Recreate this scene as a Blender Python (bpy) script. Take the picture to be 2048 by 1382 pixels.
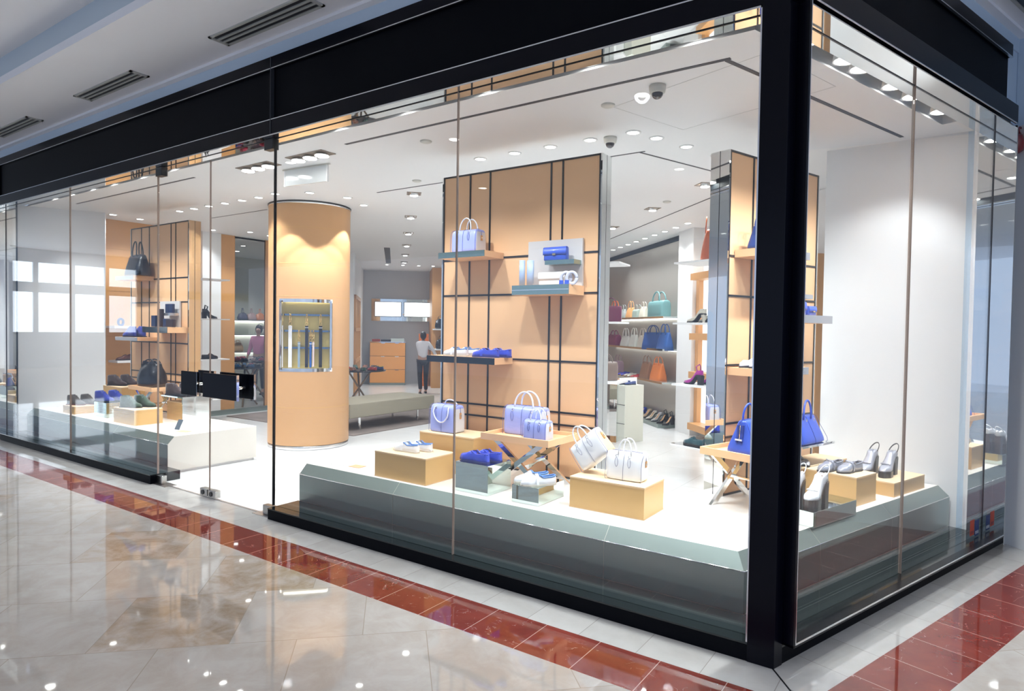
import bpy, math, random
from mathutils import Vector, Matrix
random.seed(7)
SC = bpy.context.scene
for o in list(bpy.data.objects): bpy.data.objects.remove(o)
COL = SC.collection
PI = math.pi
# ---------------------------------------------------------------- camera
cam_d = bpy.data.cameras.new('camera'); cam = bpy.data.objects.new('camera', cam_d); COL.objects.link(cam)
fwd = Vector((-0.56874839, 0.82212271, -0.02528871)); rgt = Vector((0.82207687, 0.56917852, 0.01501419)); up = rgt.cross(fwd)
cam.matrix_world = Matrix(((rgt.x, up.x, -fwd.x, 0.68615), (rgt.y, up.y, -fwd.y, -3.21659), (rgt.z, up.z, -fwd.z, 1.6), (0, 0, 0, 1)))
cam_d.sensor_width = 36; cam_d.lens = 1289.658 / 2048 * 36; cam_d.clip_start = .05; cam_d.clip_end = 200
SC.camera = cam
# ---------------------------------------------------------------- world, exposure
W = bpy.data.worlds.new('world'); SC.world = W; W.use_nodes = True
W.node_tree.nodes['Background'].inputs[0].default_value = (.60, .72, 1.0, 1)
W.node_tree.nodes['Background'].inputs[1].default_value = .78
SC.view_settings.view_transform = 'Standard'; SC.view_settings.look = 'None'
SC.view_settings.exposure = 0.35; SC.view_settings.gamma = 1; SC.view_settings.use_curve_mapping = False
DOWN_W = 54.0      # power of one recessed downlight
SLOT_W = 84.0      # window spotlight
MALL_W = 60.0      # added mall ceiling lamps, out of view
# ---------------------------------------------------------------- frames
BA = math.radians(71.6055)
class Fr:
    def __init__(s, ang): s.a = ang; s.c = math.cos(ang); s.s = math.sin(ang)
    def __call__(s, x, y, z=0): return Vector((s.c*x - s.s*y, s.s*x + s.c*y, z))
A_ = Fr(0); B_ = Fr(BA); D_ = Fr(math.radians(-45)); F_ = Fr(math.radians(45)); L_ = Fr(math.radians(90))
# A_ : along the long front (x), inwards (y).  B_ : along the short front (s), inwards.
# D_ : back right wall (-u, w).  F_ : far end wall (w, u).  L_ : back left wall (y, -x).
# ---------------------------------------------------------------- materials
MT = {}
def mat(name, col, rough=.5, metal=0, coat=0, bump=0, bscale=60, spec=.5, var=0, vscale=8, sheen=0, trans=0, emit=0, aniso=0):
    if name in MT: return MT[name]
    m = bpy.data.materials.new(name); m.use_nodes = True; nt = m.node_tree; b = nt.nodes['Principled BSDF']
    b.inputs['Base Color'].default_value = (*col, 1); b.inputs['Roughness'].default_value = rough
    b.inputs['Metallic'].default_value = metal; b.inputs['Specular IOR Level'].default_value = spec
    b.inputs['Coat Weight'].default_value = coat; b.inputs['Coat Roughness'].default_value = .05
    if sheen: b.inputs['Sheen Weight'].default_value = sheen
    if emit:
        b.inputs['Emission Color'].default_value = (*col, 1); b.inputs['Emission Strength'].default_value = emit
    if bump or var:
        tc = nt.nodes.new('ShaderNodeTexCoord'); n = nt.nodes.new('ShaderNodeTexNoise')
        nt.links.new(tc.outputs['Object'], n.inputs['Vector']); n.inputs['Scale'].default_value = bscale if bump else vscale
        n.inputs['Detail'].default_value = 4
        if bump:
            bp = nt.nodes.new('ShaderNodeBump'); bp.inputs['Strength'].default_value = bump; bp.inputs['Distance'].default_value = .002
            nt.links.new(n.outputs['Fac'], bp.inputs['Height']); nt.links.new(bp.outputs['Normal'], b.inputs['Normal'])
        if var:
            n2 = nt.nodes.new('ShaderNodeTexNoise'); nt.links.new(tc.outputs['Object'], n2.inputs['Vector']); n2.inputs['Scale'].default_value = vscale
            mx = nt.nodes.new('ShaderNodeMix'); mx.data_type = 'RGBA'
            mx.inputs['A'].default_value = (*[c*(1-var) for c in col], 1); mx.inputs['B'].default_value = (*[min(1, c*(1+var)) for c in col], 1)
            nt.links.new(n2.outputs['Fac'], mx.inputs['Factor']); nt.links.new(mx.outputs['Result'], b.inputs['Base Color'])
    MT[name] = m; return m
def glow(name, col, s):
    if name in MT: return MT[name]
    m = bpy.data.materials.new(name); m.use_nodes = True; nt = m.node_tree; nt.nodes.clear()
    e = nt.nodes.new('ShaderNodeEmission'); o = nt.nodes.new('ShaderNodeOutputMaterial'); e.inputs[0].default_value = (*col, 1); e.inputs[1].default_value = s
    nt.links.new(e.outputs[0], o.inputs[0]); MT[name] = m; return m
def glassmat(name, col, ior=1.5, rough=0.0):
    m = bpy.data.materials.new(name); m.use_nodes = True; nt = m.node_tree; nt.nodes.clear()
    o = nt.nodes.new('ShaderNodeOutputMaterial'); mx = nt.nodes.new('ShaderNodeMixShader'); t = nt.nodes.new('ShaderNodeBsdfTransparent')
    g = nt.nodes.new('ShaderNodeBsdfGlossy'); f = nt.nodes.new('ShaderNodeFresnel'); f.inputs[0].default_value = ior
    t.inputs[0].default_value = (*col, 1); g.inputs['Roughness'].default_value = rough
    ge = nt.nodes.new('ShaderNodeNewGeometry'); mr = nt.nodes.new('ShaderNodeMapRange'); mr.inputs['To Min'].default_value = ior; mr.inputs['To Max'].default_value = 1/ior
    nt.links.new(ge.outputs['Backfacing'], mr.inputs['Value']); nt.links.new(mr.outputs[0], f.inputs[0])
    nt.links.new(f.outputs[0], mx.inputs[0]); nt.links.new(t.outputs[0], mx.inputs[1]); nt.links.new(g.outputs[0], mx.inputs[2]); nt.links.new(mx.outputs[0], o.inputs[0])
    MT[name] = m; return m
WHITE = mat('white_wall_paint', (.80, .80, .80), .55)
CEIL = mat('white_ceiling_paint', (.80, .80, .81), .6)
EXTC = mat('mall_ceiling_paint', (.84, .86, .90), .55)
EXTW = mat('mall_wall_paint', (.50, .62, .74), .5)
BLACK = mat('black_lacquer', (.0015, .002, .006), .25, spec=.16)
BLACKM = mat('black_panel', (.0025, .003, .005), .5, spec=.06)
BLACKG = mat('black_granite', (.012, .016, .017), .06)
SILVER = mat('silver_line', (.75, .77, .80), .25, 1)
CHROME = mat('polished_chrome', (.86, .86, .86), .04, 1)
MIRROR = mat('mirror_steel', (.80, .82, .81), .02, 1)
STEELP = mat('polished_steel_plinth', (.29, .35, .33), .30, .82)
STEELB = mat('mirror_steel_block', (.60, .69, .65), .03, 1)
STONE = mat('cream_stone', (.74, .69, .62), .35, var=.04, vscale=5)
STONET = mat('white_stone_top', (.82, .80, .76), .28, var=.03, vscale=4)
ORANGE = mat('tan_leather_panel', (.78, .46, .24), .5, bump=.12, bscale=500)
ORANGES = mat('tan_leather_wall', (.60, .31, .12), .42, bump=.1, bscale=300)
GOLD = mat('brushed_tan_leather', (.66, .40, .15), .36, bump=.12, bscale=500)
PALEB = mat('tan_block_lit_top', (.80, .60, .38), .55)  # block tops coloured paler than the sides for the light falling on them
TRAY = mat('apricot_leather', (.84, .50, .27), .5)
BLK = mat('black_metal', (.012, .013, .016), .3)
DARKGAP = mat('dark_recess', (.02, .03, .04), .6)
LAMPG = glow('lamp_glow', (1, .98, .95), 14)
SPOTG = glow('spot_glow', (1, .98, .95), 22)
SCREEN = glow('screen_glow', (1, 1, 1), 2.2)
SHELFG = glow('shelf_light_strip', (1, .98, .93), 7)
DAY = glow('window_daylight', (.78, .88, 1), 3.0)
GLASS = glassmat('shop_glass', (.975, .99, .985))
SEAM = mat('glass_joint', (.30, .22, .18), .4)
# ---------------------------------------------------------------- mesh builder
class MB:
    def __init__(s): s.v = []; s.f = []; s.m = []; s.sm = []
    def add(s, vs, fs, mi=0, smooth=False):
        b = len(s.v); s.v += [tuple(v) for v in vs]
        for f in fs: s.f.append([b+i for i in f]); s.m.append(mi); s.sm.append(smooth)
        return s
    def box(s, x0, x1, y0, y1, z0, z1, mi=0, topmi=None):
        vs = [(x0,y0,z0),(x1,y0,z0),(x1,y1,z0),(x0,y1,z0),(x0,y0,z1),(x1,y0,z1),(x1,y1,z1),(x0,y1,z1)]
        s.add(vs, [(0,3,2,1),(0,1,5,4),(1,2,6,5),(2,3,7,6),(3,0,4,7)], mi); 
        b = len(s.v)-8; s.f.append([b+4,b+5,b+6,b+7]); s.m.append(mi if topmi is None else topmi); s.sm.append(False); return s
    def prism(s, pts, z0, z1, mi=0, topmi=None):
        n = len(pts); vs = [(p[0],p[1],z0) for p in pts]+[(p[0],p[1],z1) for p in pts]
        s.add(vs, [tuple(range(n-1,-1,-1))]+[(i,(i+1)%n,(i+1)%n+n,i+n) for i in range(n)], mi)
        b = len(s.v)-2*n; s.f.append([b+n+i for i in range(n)]); s.m.append(mi if topmi is None else topmi); s.sm.append(False); return s
    def extr(s, prof, axis, a, b, mi=0):
        "prof: list of (p,q) in the plane normal to axis; extruded from a to b"
        n = len(prof)
        def P(p,q,t): return (t,p,q) if axis=='x' else (p,t,q) if axis=='y' else (p,q,t)
        vs = [P(p,q,a) for p,q in prof]+[P(p,q,b) for p,q in prof]
        return s.add(vs, [tuple(range(n)), tuple(range(2*n-1,n-1,-1))]+[(i,i+n,(i+1)%n+n,(i+1)%n) for i in range(n)], mi)
    def cyl(s, x, y, z0, z1, r, n=24, mi=0, r1=None, smooth=True):
        r1 = r if r1 is None else r1
        vs = [(x+r*math.cos(2*PI*i/n), y+r*math.sin(2*PI*i/n), z0) for i in range(n)]+[(x+r1*math.cos(2*PI*i/n), y+r1*math.sin(2*PI*i/n), z1) for i in range(n)]
        s.add(vs, [(i,(i+1)%n,(i+1)%n+n,i+n) for i in range(n)], mi, smooth); b = len(s.v)-2*n
        s.f += [[b+i for i in range(n-1,-1,-1)], [b+n+i for i in range(n)]]; s.m += [mi,mi]; s.sm += [False,False]; return s
    def loft(s, rings, mi=0, smooth=True, cap=True, close=True, mf=None):
        n = len(rings[0]); b = len(s.v)
        for r in rings: s.v += [tuple(p) for p in r]
        for i in range(len(rings)-1):
            for j in range(n if close else n-1):
                k = (j+1) % n
                s.f.append([b+i*n+j, b+i*n+k, b+(i+1)*n+k, b+(i+1)*n+j]); s.m.append(mf(i,j) if mf else mi); s.sm.append(smooth)
        if cap:
            s.f.append([b+j for j in range(n-1,-1,-1)]); s.m.append(mi); s.sm.append(False)
            e = b+(len(rings)-1)*n; s.f.append([e+j for j in range(n)]); s.m.append(mi); s.sm.append(False)
        return s
    def tube(s, path, r, n=8, mi=0, cap=True, flat=1.0):
        pts = [Vector(p) for p in path]; rings = []; nrm = None
        for i, p in enumerate(pts):
            t = (pts[min(i+1, len(pts)-1)] - pts[max(i-1, 0)]).normalized()
            if nrm is None:
                a = Vector((0,0,1)) if abs(t.z) < .9 else Vector((0,1,0)); nrm = (a - t*a.dot(t)).normalized()
            else: nrm = (nrm - t*nrm.dot(t)).normalized()
            bi = t.cross(nrm); rr = r[i] if isinstance(r, (list, tuple)) else r
            rings.append([p + nrm*rr*math.cos(2*PI*j/n) + bi*rr*flat*math.sin(2*PI*j/n) for j in range(n)])
        return s.loft(rings, mi, True, cap)
    def build(s, name, mats, parent=None, loc=None, rot=0, bevel=0, sub=0):
        me = bpy.data.meshes.new(name); me.from_pydata(s.v, [], s.f)
        if not isinstance(mats, (list, tuple)): mats = [mats]
        for m in mats: me.materials.append(m)
        me.polygons.foreach_set('material_index', s.m); me.polygons.foreach_set('use_smooth', s.sm); me.update()
        import bmesh
        bm = bmesh.new(); bm.from_mesh(me); bmesh.ops.recalc_face_normals(bm, faces=bm.faces); bm.to_mesh(me); bm.free()
        o = bpy.data.objects.new(name, me); COL.objects.link(o)
        if parent: o.parent = parent
        if loc is not None: o.location = loc
        if rot: o.rotation_euler = (0,0,rot)
        if bevel:
            b = o.modifiers.new('bevel', 'BEVEL'); b.width = bevel; b.segments = 2; b.limit_method = 'ANGLE'; b.angle_limit = math.radians(40)
        if sub:
            m = o.modifiers.new('sub', 'SUBSURF'); m.levels = sub; m.render_levels = sub
        return o
def tag(o, label, cat, group=None, kind=None):
    if label: o['label'] = label
    if cat: o['category'] = cat
    if group: o['group'] = group
    if kind: o['kind'] = kind
    return o
def thing(name, label, cat, loc=(0,0,0), rot=0, group=None):
    o = bpy.data.objects.new(name, None); COL.objects.link(o); o.empty_display_size = .1
    o.location = loc; o.rotation_euler = (0,0,rot); return tag(o, label, cat, group)
def struct(name, mb, m, loc=None, rot=0, bevel=0, label=None):
    o = mb.build(name, m, None, loc, rot, bevel); o['kind'] = 'structure'
    if label: o['label'] = label
    return o
def dup(root, loc, rot, label=None, group=None, sc=None):
    r = root.copy(); COL.objects.link(r); r.location = loc; r.rotation_euler = (0,0,rot) if not isinstance(rot, tuple) else rot
    if sc: r.scale = (sc,sc,sc)
    if label: r['label'] = label
    if group: r['group'] = group
    for ch in list(root.children):
        c = ch.copy(); COL.objects.link(c); c.parent = r
        for g in list(ch.children):
            d = g.copy(); COL.objects.link(d); d.parent = c
    return r
def mit(d): return -.7212*d          # x of the mitre on the long front at inset d (s = +.7212 d on the short one)
def runA(mb, d0, d1, z0, z1, x0, x1=None, mi=0, topmi=None):
    p = [(x0,d0),(mit(d0) if x1 is None else x1,d0),(mit(d1) if x1 is None else x1,d1),(x0,d1)]
    return mb.prism(p, z0, z1, mi, topmi)
def runB(mb, d0, d1, z0, z1, s1, s0=None, mi=0, topmi=None):
    p = [(-mit(d0) if s0 is None else s0,d0),(s1,d0),(s1,d1),(-mit(d1) if s0 is None else s0,d1)]
    return mb.prism(p, z0, z1, mi, topmi)
# ================================================================= FLOORS
def marble(name, kind):
    m = bpy.data.materials.new(name); m.use_nodes = True; nt = m.node_tree; b = nt.nodes['Principled BSDF']; N = nt.nodes.new; Lk = nt.links.new
    tc = N('ShaderNodeTexCoord')
    def math_(op, a, b_=None, c=None):
        n = N('ShaderNodeMath'); n.operation = op
        for i, v in enumerate((a, b_, c)):
            if v is None: continue
            if isinstance(v, (int, float)): n.inputs[i].default_value = v
            else: Lk(v, n.inputs[i])
        return n.outputs[0]
    mp = N('ShaderNodeMapping'); Lk(tc.outputs['Object'], mp.inputs[0])
    if kind == 'field': mp.inputs['Rotation'].default_value = (0,0,math.radians(-45)); sx, sy, off, joint = .655, .655, .5, .0022; 
    elif kind == 'shop': sx, sy, off, joint = .82, .82, 0, .0028
    else: sx, sy, off, joint = .322, .33, 0, .0018
    if kind == 'field': mp.inputs['Location'].default_value = (.30, .02, 0)
    if kind == 'red' : mp.inputs['Location'].default_value = (.14 if name.endswith('long') else .06, 5.0, 0); sy = 20
    if kind == 'cream': mp.inputs['Location'].default_value = (.27 if name.endswith('long') else .10, 5.0, 0); sy = 20
    sp = N('ShaderNodeSeparateXYZ'); Lk(mp.outputs[0], sp.inputs[0])
    yv = math_('DIVIDE', sp.outputs[1], sy); row = math_('FLOOR', yv)
    xv = math_('ADD', math_('DIVIDE', sp.outputs[0], sx), math_('MULTIPLY', math_('MODULO', math_('ABSOLUTE', row), 2.0), off))
    colx = math_('FLOOR', xv)
    fx = math_('FRACT', xv); fy = math_('FRACT', yv)
    ex = math_('MULTIPLY', math_('MINIMUM', fx, math_('SUBTRACT', 1.0, fx)), sx)
    ey = math_('MULTIPLY', math_('MINIMUM', fy, math_('SUBTRACT', 1.0, fy)), sy)
    jm = math_('LESS_THAN', math_('MINIMUM', ex, ey), joint)
    cb = N('ShaderNodeCombineXYZ'); Lk(colx, cb.inputs[0]); Lk(row, cb.inputs[1])
    wn = N('ShaderNodeTexWhiteNoise'); wn.noise_dimensions = '3D'; Lk(cb.outputs[0], wn.inputs['Vector'])
    # veins: noise shifted per tile
    vm = N('ShaderNodeVectorMath'); vm.operation = 'MULTIPLY_ADD'; Lk(wn.outputs['Color'], vm.inputs[0]); vm.inputs[1].default_value = (9,9,9); Lk(tc.outputs['Object'], vm.inputs[2])
    n1 = N('ShaderNodeTexNoise'); Lk(vm.outputs[0], n1.inputs['Vector']); n1.inputs['Detail'].default_value = 9; n1.inputs['Roughness'].default_value = .65
    n1.inputs['Scale'].default_value = {'field': 5.0, 'shop': 2, 'red': 4, 'cream': 3}[kind]; n1.inputs['Distortion'].default_value = .5
    r = N('ShaderNodeValToRGB'); Lk(n1.outputs['Fac'], r.inputs[0]); e = r.color_ramp.elements
    if kind == 'field':
        e[0].position = .38; e[0].color = (.43,.38,.335,1); e[1].position = .62; e[1].color = (.49,.455,.42,1)
        r2 = N('ShaderNodeValToRGB'); Lk(n1.outputs['Fac'], r2.inputs[0]); q = r2.color_ramp.elements
        q[0].position = .36; q[0].color = (.33,.25,.18,1); q[1].position = .60; q[1].color = (.47,.41,.36,1)
        mx = N('ShaderNodeMix'); mx.data_type = 'RGBA'; Lk(math_('GREATER_THAN', wn.outputs['Value'], .74), mx.inputs['Factor']); Lk(r.outputs[0], mx.inputs['A']); Lk(r2.outputs[0], mx.inputs['B']); cout = mx.outputs['Result']
    elif kind == 'shop': e[0].position = .3; e[0].color = (.66,.66,.66,1); e[1].position = .7; e[1].color = (.72,.72,.72,1); cout = r.outputs[0]
    elif kind == 'red':
        e[0].position = .36; e[0].color = (.17,.022,.014,1); e[1].position = .64; e[1].color = (.235,.036,.022,1)
        wv = N('ShaderNodeTexNoise'); Lk(vm.outputs[0], wv.inputs['Vector']); wv.inputs['Scale'].default_value = 3.3; wv.inputs['Detail'].default_value = 3; wv.inputs['Distortion'].default_value = 3
        v = math_('LESS_THAN', math_('ABSOLUTE', math_('SUBTRACT', wv.outputs['Fac'], .5)), .0035)
        n3 = N('ShaderNodeTexNoise'); Lk(vm.outputs[0], n3.inputs['Vector']); n3.inputs['Scale'].default_value = 14
        v = math_('MULTIPLY', v, math_('MULTIPLY', math_('GREATER_THAN', n3.outputs['Fac'], .56), .6))
        mx = N('ShaderNodeMix'); mx.data_type = 'RGBA'; Lk(v, mx.inputs['Factor']); Lk(r.outputs[0], mx.inputs['A']); mx.inputs['B'].default_value = (.62,.42,.38,1); cout = mx.outputs['Result']
    else: e[0].position = .35; e[0].color = (.50,.48,.45,1); e[1].position = .65; e[1].color = (.58,.565,.54,1); cout = r.outputs[0]
    # small brightness change per tile
    hs = N('ShaderNodeHueSaturation'); Lk(cout, hs.inputs['Color']); Lk(math_('ADD', math_('MULTIPLY', wn.outputs['Value'], .10 if kind != 'shop' else .02), .95), hs.inputs['Value'])
    mj = N('ShaderNodeMix'); mj.data_type = 'RGBA'; Lk(jm, mj.inputs['Factor']); Lk(hs.outputs[0], mj.inputs['A'])
    mj.inputs['B'].default_value = {'field': (.34,.29,.24,1), 'shop': (.52,.52,.50,1), 'red': (.62,.40,.33,1), 'cream': (.34,.31,.28,1)}[kind]
    Lk(mj.outputs['Result'], b.inputs['Base Color']); b.inputs['Roughness'].default_value = .03 if kind != 'shop' else .22
    b.inputs['Specular IOR Level'].default_value = .85 if kind != 'shop' else .4
    MT[name] = m; return m
FIELD = marble('beige_marble', 'field'); SHOPF = marble('white_shop_tiles', 'shop')
REDL = marble('red_marble_long', 'red'); REDS = marble('red_marble_short', 'red'); CRL = marble('cream_border_long', 'cream'); CRS = marble('cream_border_short', 'cream')
def cp(d): return (mit(d), d)        # corner point at inset d in world plan
def bp(s, d): v = B_(s, d); return (v.x, v.y)
# outer marble field
mb = MB(); c = cp(-.575); e1 = bp(9, -.575)
mb.prism([(-26, -.575), c, e1, bp(9, -9), (6, -14), (-26, -14)], -.12, 0); struct('floor', mb, FIELD)
mb = MB(); runA(mb, -.575, -.25, -.12, 0, -26); struct('trim_1', mb, REDL)
mb = MB(); runB(mb, -.575, -.25, -.12, 0, 9, s0=None); struct('trim_2', mb, REDS, rot=BA)
mb = MB(); runA(mb, -.25, .09, -.12, 0, -26); struct('trim_3', mb, CRL)
mb = MB(); runB(mb, -.25, .09, -.12, 0, 9); struct('trim_4', mb, CRS, rot=BA)
# mitre joint where the two bands meet (dark line)
mb = MB(); 
a_, b2 = Vector((0,0,0)), Vector((mit(-.60), -.60, 0)); d_ = (b2-a_).normalized(); n_ = Vector((-d_.y, d_.x, 0))*.004
mb.add([a_+n_+Vector((0,0,.0012)), b2+n_+Vector((0,0,.0012)), b2-n_+Vector((0,0,.0012)), a_-n_+Vector((0,0,.0012)), a_+n_, b2+n_, b2-n_, a_-n_],
       [(0,1,2,3),(7,6,5,4),(0,4,5,1),(1,5,6,2),(2,6,7,3),(3,7,4,0)]); struct('trim_5', mb, BLK)
# shop floor
mb = MB(); mb.prism([(-10.2,.09), cp(.09), bp(3.4,.09), (1.6,3.4), (-2,6.6), (-10,14.6), (-15.6,9.0), (-10.2, 6.33)], -.12, 0); struct('floor_shop', mb, SHOPF)
# ================================================================= SHOPFRONT
XL = -9.95; XR = -3.97; XK = -5.90; SE = 3.0
# kerbs
for i, (a, b) in enumerate(((XL, XK), (XR, None))):
    mb = MB(); runA(mb, 0, .30, 0, .083, a, b); runA(mb, -.004, .30, .083, .092, a, b, 1, 1)
    o = struct(f'trim_{6+i}', mb, [BLACKM, BLACKG])
mb = MB(); runB(mb, 0, .30, 0, .083, SE); runB(mb, -.004, .30, .083, .092, SE, None, 1, 1); struct('trim_8', mb, [BLACKM, BLACKG], rot=BA)
# corner post
mb = MB(); mb.prism([(-.12,-.007),cp(-.007),bp(.07,-.007),bp(.07,.16),(-.12,.17)], .0, 3.70); struct('wall_corner', mb, BLACK, bevel=.003)
mb = MB(); mb.box(-.128,-.12,.0,.008,.09,3.16); struct('trim_9', mb, SILVER)
# frame fin round the right window
mb = MB(); mb.box(.07,.084,-.062,.0,.10,3.30); mb.box(.07,SE,-.062,-.0,.10,.112); mb.box(.07,SE,-.062,-.045,3.172,3.30); struct('trim_10', mb, BLACK, rot=BA)
mb = MB(); mb.box(.084,.090,-.064,-.058,.112,3.172); mb.box(.084,SE,-.064,-.058,.112,.117); mb.box(.084,SE,-.064,-.058,3.167,3.172); struct('trim_11', mb, SILVER, rot=BA)
# fascias
def fascia(run, e, nm, k, rot, seam):
    mb = MB(); run(mb, .03, .158, 3.158, 3.78, e); struct(f'wall_{nm}', mb, BLACKM, rot=rot)
    mb = MB(); run(mb, 0, .03, 3.158, 3.272, e); run(mb, 0, .03, 3.69, 3.78, e); struct(f'trim_{k}', mb, BLACK, rot=rot)
    mb = MB(); run(mb, -.003, .012, 3.272, 3.279, e); run(mb, -.003, .012, 3.683, 3.69, e); struct(f'trim_{k+1}', mb, SILVER, rot=rot)
fascia(runA, XL, 'fascia_long', 12, 0, -3.96); fascia(runB, SE+.06, 'fascia_short', 14, BA, None)
mb = MB(); mb.box(-3.965,-3.957,-.004,.03,3.16,3.78); struct('trim_16', mb, mat('panel_gap', (.03,.035,.045), .5))
# mirrored soffit behind the glass head
mb = MB(); runA(mb, .0, .17, 3.148, 3.158, XL); struct('trim_17', mb, MIRROR)
mb = MB(); runB(mb, -.045, .17, 3.148, 3.158, SE); struct('trim_18', mb, MIRROR, rot=BA)
mb = MB(); runA(mb, .076, .084, 3.144, 3.148, XL); struct('trim_19', mb, BLK)
mb = MB(); runB(mb, .076, .084, 3.144, 3.148, SE); struct('trim_20', mb, BLK, rot=BA)
# mirrored jambs at both ends
mb = MB(); mb.box(SE, SE+.02, -.06, .18, .0, 3.158); struct('trim_21', mb, MIRROR, rot=BA)
mb = MB(); mb.box(SE-.003, SE, .074, .086, .09, 3.148); struct('trim_22', mb, BLK, rot=BA)
mb = MB(); mb.box(XL-.03, XL, 0, .19, .0, 3.158); struct('trim_23', mb, MIRROR)
mb = MB(); mb.box(XL, XL+.003, .074, .086, .09, 3.148); struct('trim_24', mb, BLK)
# glass
def pane(name, x0, x1, z0=.092, z1=3.148, rot=0, seam=SEAM, sr=.005):
    mb = MB().box(x0+.003, x1-.003, .076, .086, z0, z1); o = struct(name, mb, GLASS, rot=rot)
    if seam: MB().box(x1-sr*.5, x1+sr*.5, .072, .090, z0, z1).build('joint', seam, o)
    return o
pane('window_1', XL, -7.94); pane('window_2', -7.94, -5.91); pane('window_3', -4.005, -2.05); pane('window_4', -2.05, -.125, seam=None)
pane('window_5', .075, 1.575, rot=BA); pane('window_6', 1.575, SE, rot=BA, seam=None)
# black edge at the right of the doorway
MB().box(-4.012,-4.002,.070,.092,.092,3.148).build('edge', BLK, bpy.data.objects['window_3'])
# doors with plates and patch fittings
def door(name, x0, x1, px0, px1, seam):
    o = struct(name, MB().box(x0+.004, x1-.004, .076, .086, .03, 3.10), GLASS)
    if seam: MB().box(x1-.005, x1-.001, .074, .088, .03, 3.10).build('joint', SEAM, o)
    for y0, y1 in ((-.015,.005),(.150,.170)):
        h = MB().box(px0, px1, y0, y1, .945, 1.165).build('handle_plate', BLACK, o, bevel=.004)
        e = MB(); a = px1 if y0 < 0 else px1; e.box(a, a+.006, y0-.001, y1+.001, .943, 1.167); e.build('plate_edge', CHROME, h)
    for x in (px0+.07, px1-.07):
        b_ = MB().tube([(x,-.012,1.05),(x,.152,1.05)], .014, 12); b_.build('handle_rod', CHROME, o)
    return o
d1 = door('door_1', -5.90, -4.968, -5.30, -5.03, True); d2 = door('door_2', -4.968, -4.01, -4.93, -4.40, False)
PATCH = mat('patch_fitting_steel', (.45,.44,.42), .25, 1)
for o, xa, xb, xc in ((d1, -5.905, -5.79, -5.09), (d2, -4.12, -4.005, -4.955)):
    MB().box(xa, xb, .055, .108, .006, .085).build('floor_pivot', PATCH, o, bevel=.003)
    MB().box(xa, xb, .050, .112, 3.06, 3.146).build('top_pivot', BLK, o, bevel=.003)
    lk = MB().box(xc, xc+.115, .052, .110, .012, .082).build('floor_lock', PATCH, o, bevel=.004)
    lm = MB().tube([(xc+.05,.046,.047),(xc+.05,.056,.047)], .022, 14); lm.build('lock_cylinder', BLK, lk)
# floor track below the doors
mb = MB(); mb.box(-5.9,-4.0,.070,.092,.0,.004); mb.box(-5.93,-5.66,.02,.14,.0,.003); mb.box(-4.22,-3.97,.02,.14,.0,.003); struct('trim_25', mb, mat('steel_track', (.55,.52,.5), .3, 1))
# stickers at the foot of the short window
for s_, z, c, c2, lb in ((2.745,.115,(.55,.07,.03),(.30,.05,.05),'small red sticker low on the short window glass'),(2.842,.100,(.02,.05,.20),(.45,.48,.55),'small dark blue sticker low on the short window glass')):
    v = B_(s_+.042, .0745); t = thing('window_sticker', lb, 'sticker', (v.x, v.y, z), BA)
    MB().box(-.042,.042,0,.001,0,.115).build('sheet', mat('sticker_'+lb[6:10].strip(), c, .5), t); MB().box(-.034,.034,-.0006,0,.012,.035).build('light_band', mat('band_'+lb[6:10].strip(), c2, .5), t)
struct('wall_left_return', MB().box(-10.6,-9.985,0,.3,0,3.78), BLACKM)
struct('wall_mall_left', MB().box(-26,-10.605,.0,.3,0,3.78), EXTW)
# ================================================================= OUTER CEILING
def flat(run, d0, d1, z0, z1, e): return run(MB(), d0, d1, z0, z1, e)
for nm, run, e, rot in (('long', runA, -26, 0), ('short', runB, 9, BA)):
    mb = run(MB(), 0.02, .30, 3.78, 3.96, e); struct(f'wall_above_{nm}', mb, EXTW, rot=rot)
    mb = run(MB(), -.86, .02, 3.91, 3.98, e); struct(f'ceiling_soffit_{nm}', mb, EXTC, rot=rot)
    mb = run(MB(), -.035, .02, 3.885, 3.91, e); struct('trim_27' if nm == 'long' else 'trim_28', mb, EXTC, rot=rot)
    mb = run(MB(), -.86, -.80, 3.98, 4.16, e); struct(f'ceiling_step_{nm}', mb, mat('mall_step_shade', (.50,.60,.68), .5), rot=rot)  # riser coloured bluer and darker to stand for its shade
mb = MB(); mb.prism([(-26,-.80), cp(-.80), bp(9,-.80), bp(9,-9), (6,-14), (-26,-14)], 4.16, 4.24); struct('ceiling_mall', mb, EXTC)
VENTM = mat('vent_frame_grey', (.42,.43,.41), .5)
def vent(name, x0, x1, y0, y1, z, rot, label):
    cx, cy = (x0+x1)/2, (y0+y1)/2; t = thing(name, label, 'air vent', Fr(rot)(cx, cy, z-.012), rot, 'slotted air vents in the mall ceiling')
    w, h = x1-x0, y1-y0
    m = MB(); m.box(-w/2,w/2,-h/2,-h/2+.02,0,.012); m.box(-w/2,w/2,h/2-.02,h/2,0,.012); m.box(-w/2,-w/2+.03,-h/2,h/2,0,.012); m.box(w/2-.03,w/2,-h/2,h/2,0,.012); m.build('frame', VENTM, t)
    MB().box(-w/2+.02,w/2-.02,-h/2+.015,h/2-.015,.009,.0115).build('backing', BLK, t)
    n = 3
    for i in range(1, n): yy = -h/2+.02+(h-.04)*i/n; MB().box(-w/2+.02,w/2-.02,yy-.008,yy+.008,-.002,.009).build('slat', VENTM, t)
vent('air_vent', -9.2, -7.98, -.34, -.17, 3.91, 0, 'slotted air vent at the far left end of the mall ceiling')
vent('air_vent', -6.78, -5.58, -.335, -.165, 3.91, 0, 'slotted air vent in the mall ceiling, middle of the three along the long front')
vent('air_vent', -4.33, -3.12, -.32, -.14, 3.91, 0, 'largest slotted air vent in the mall ceiling, nearest along the long front')
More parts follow.
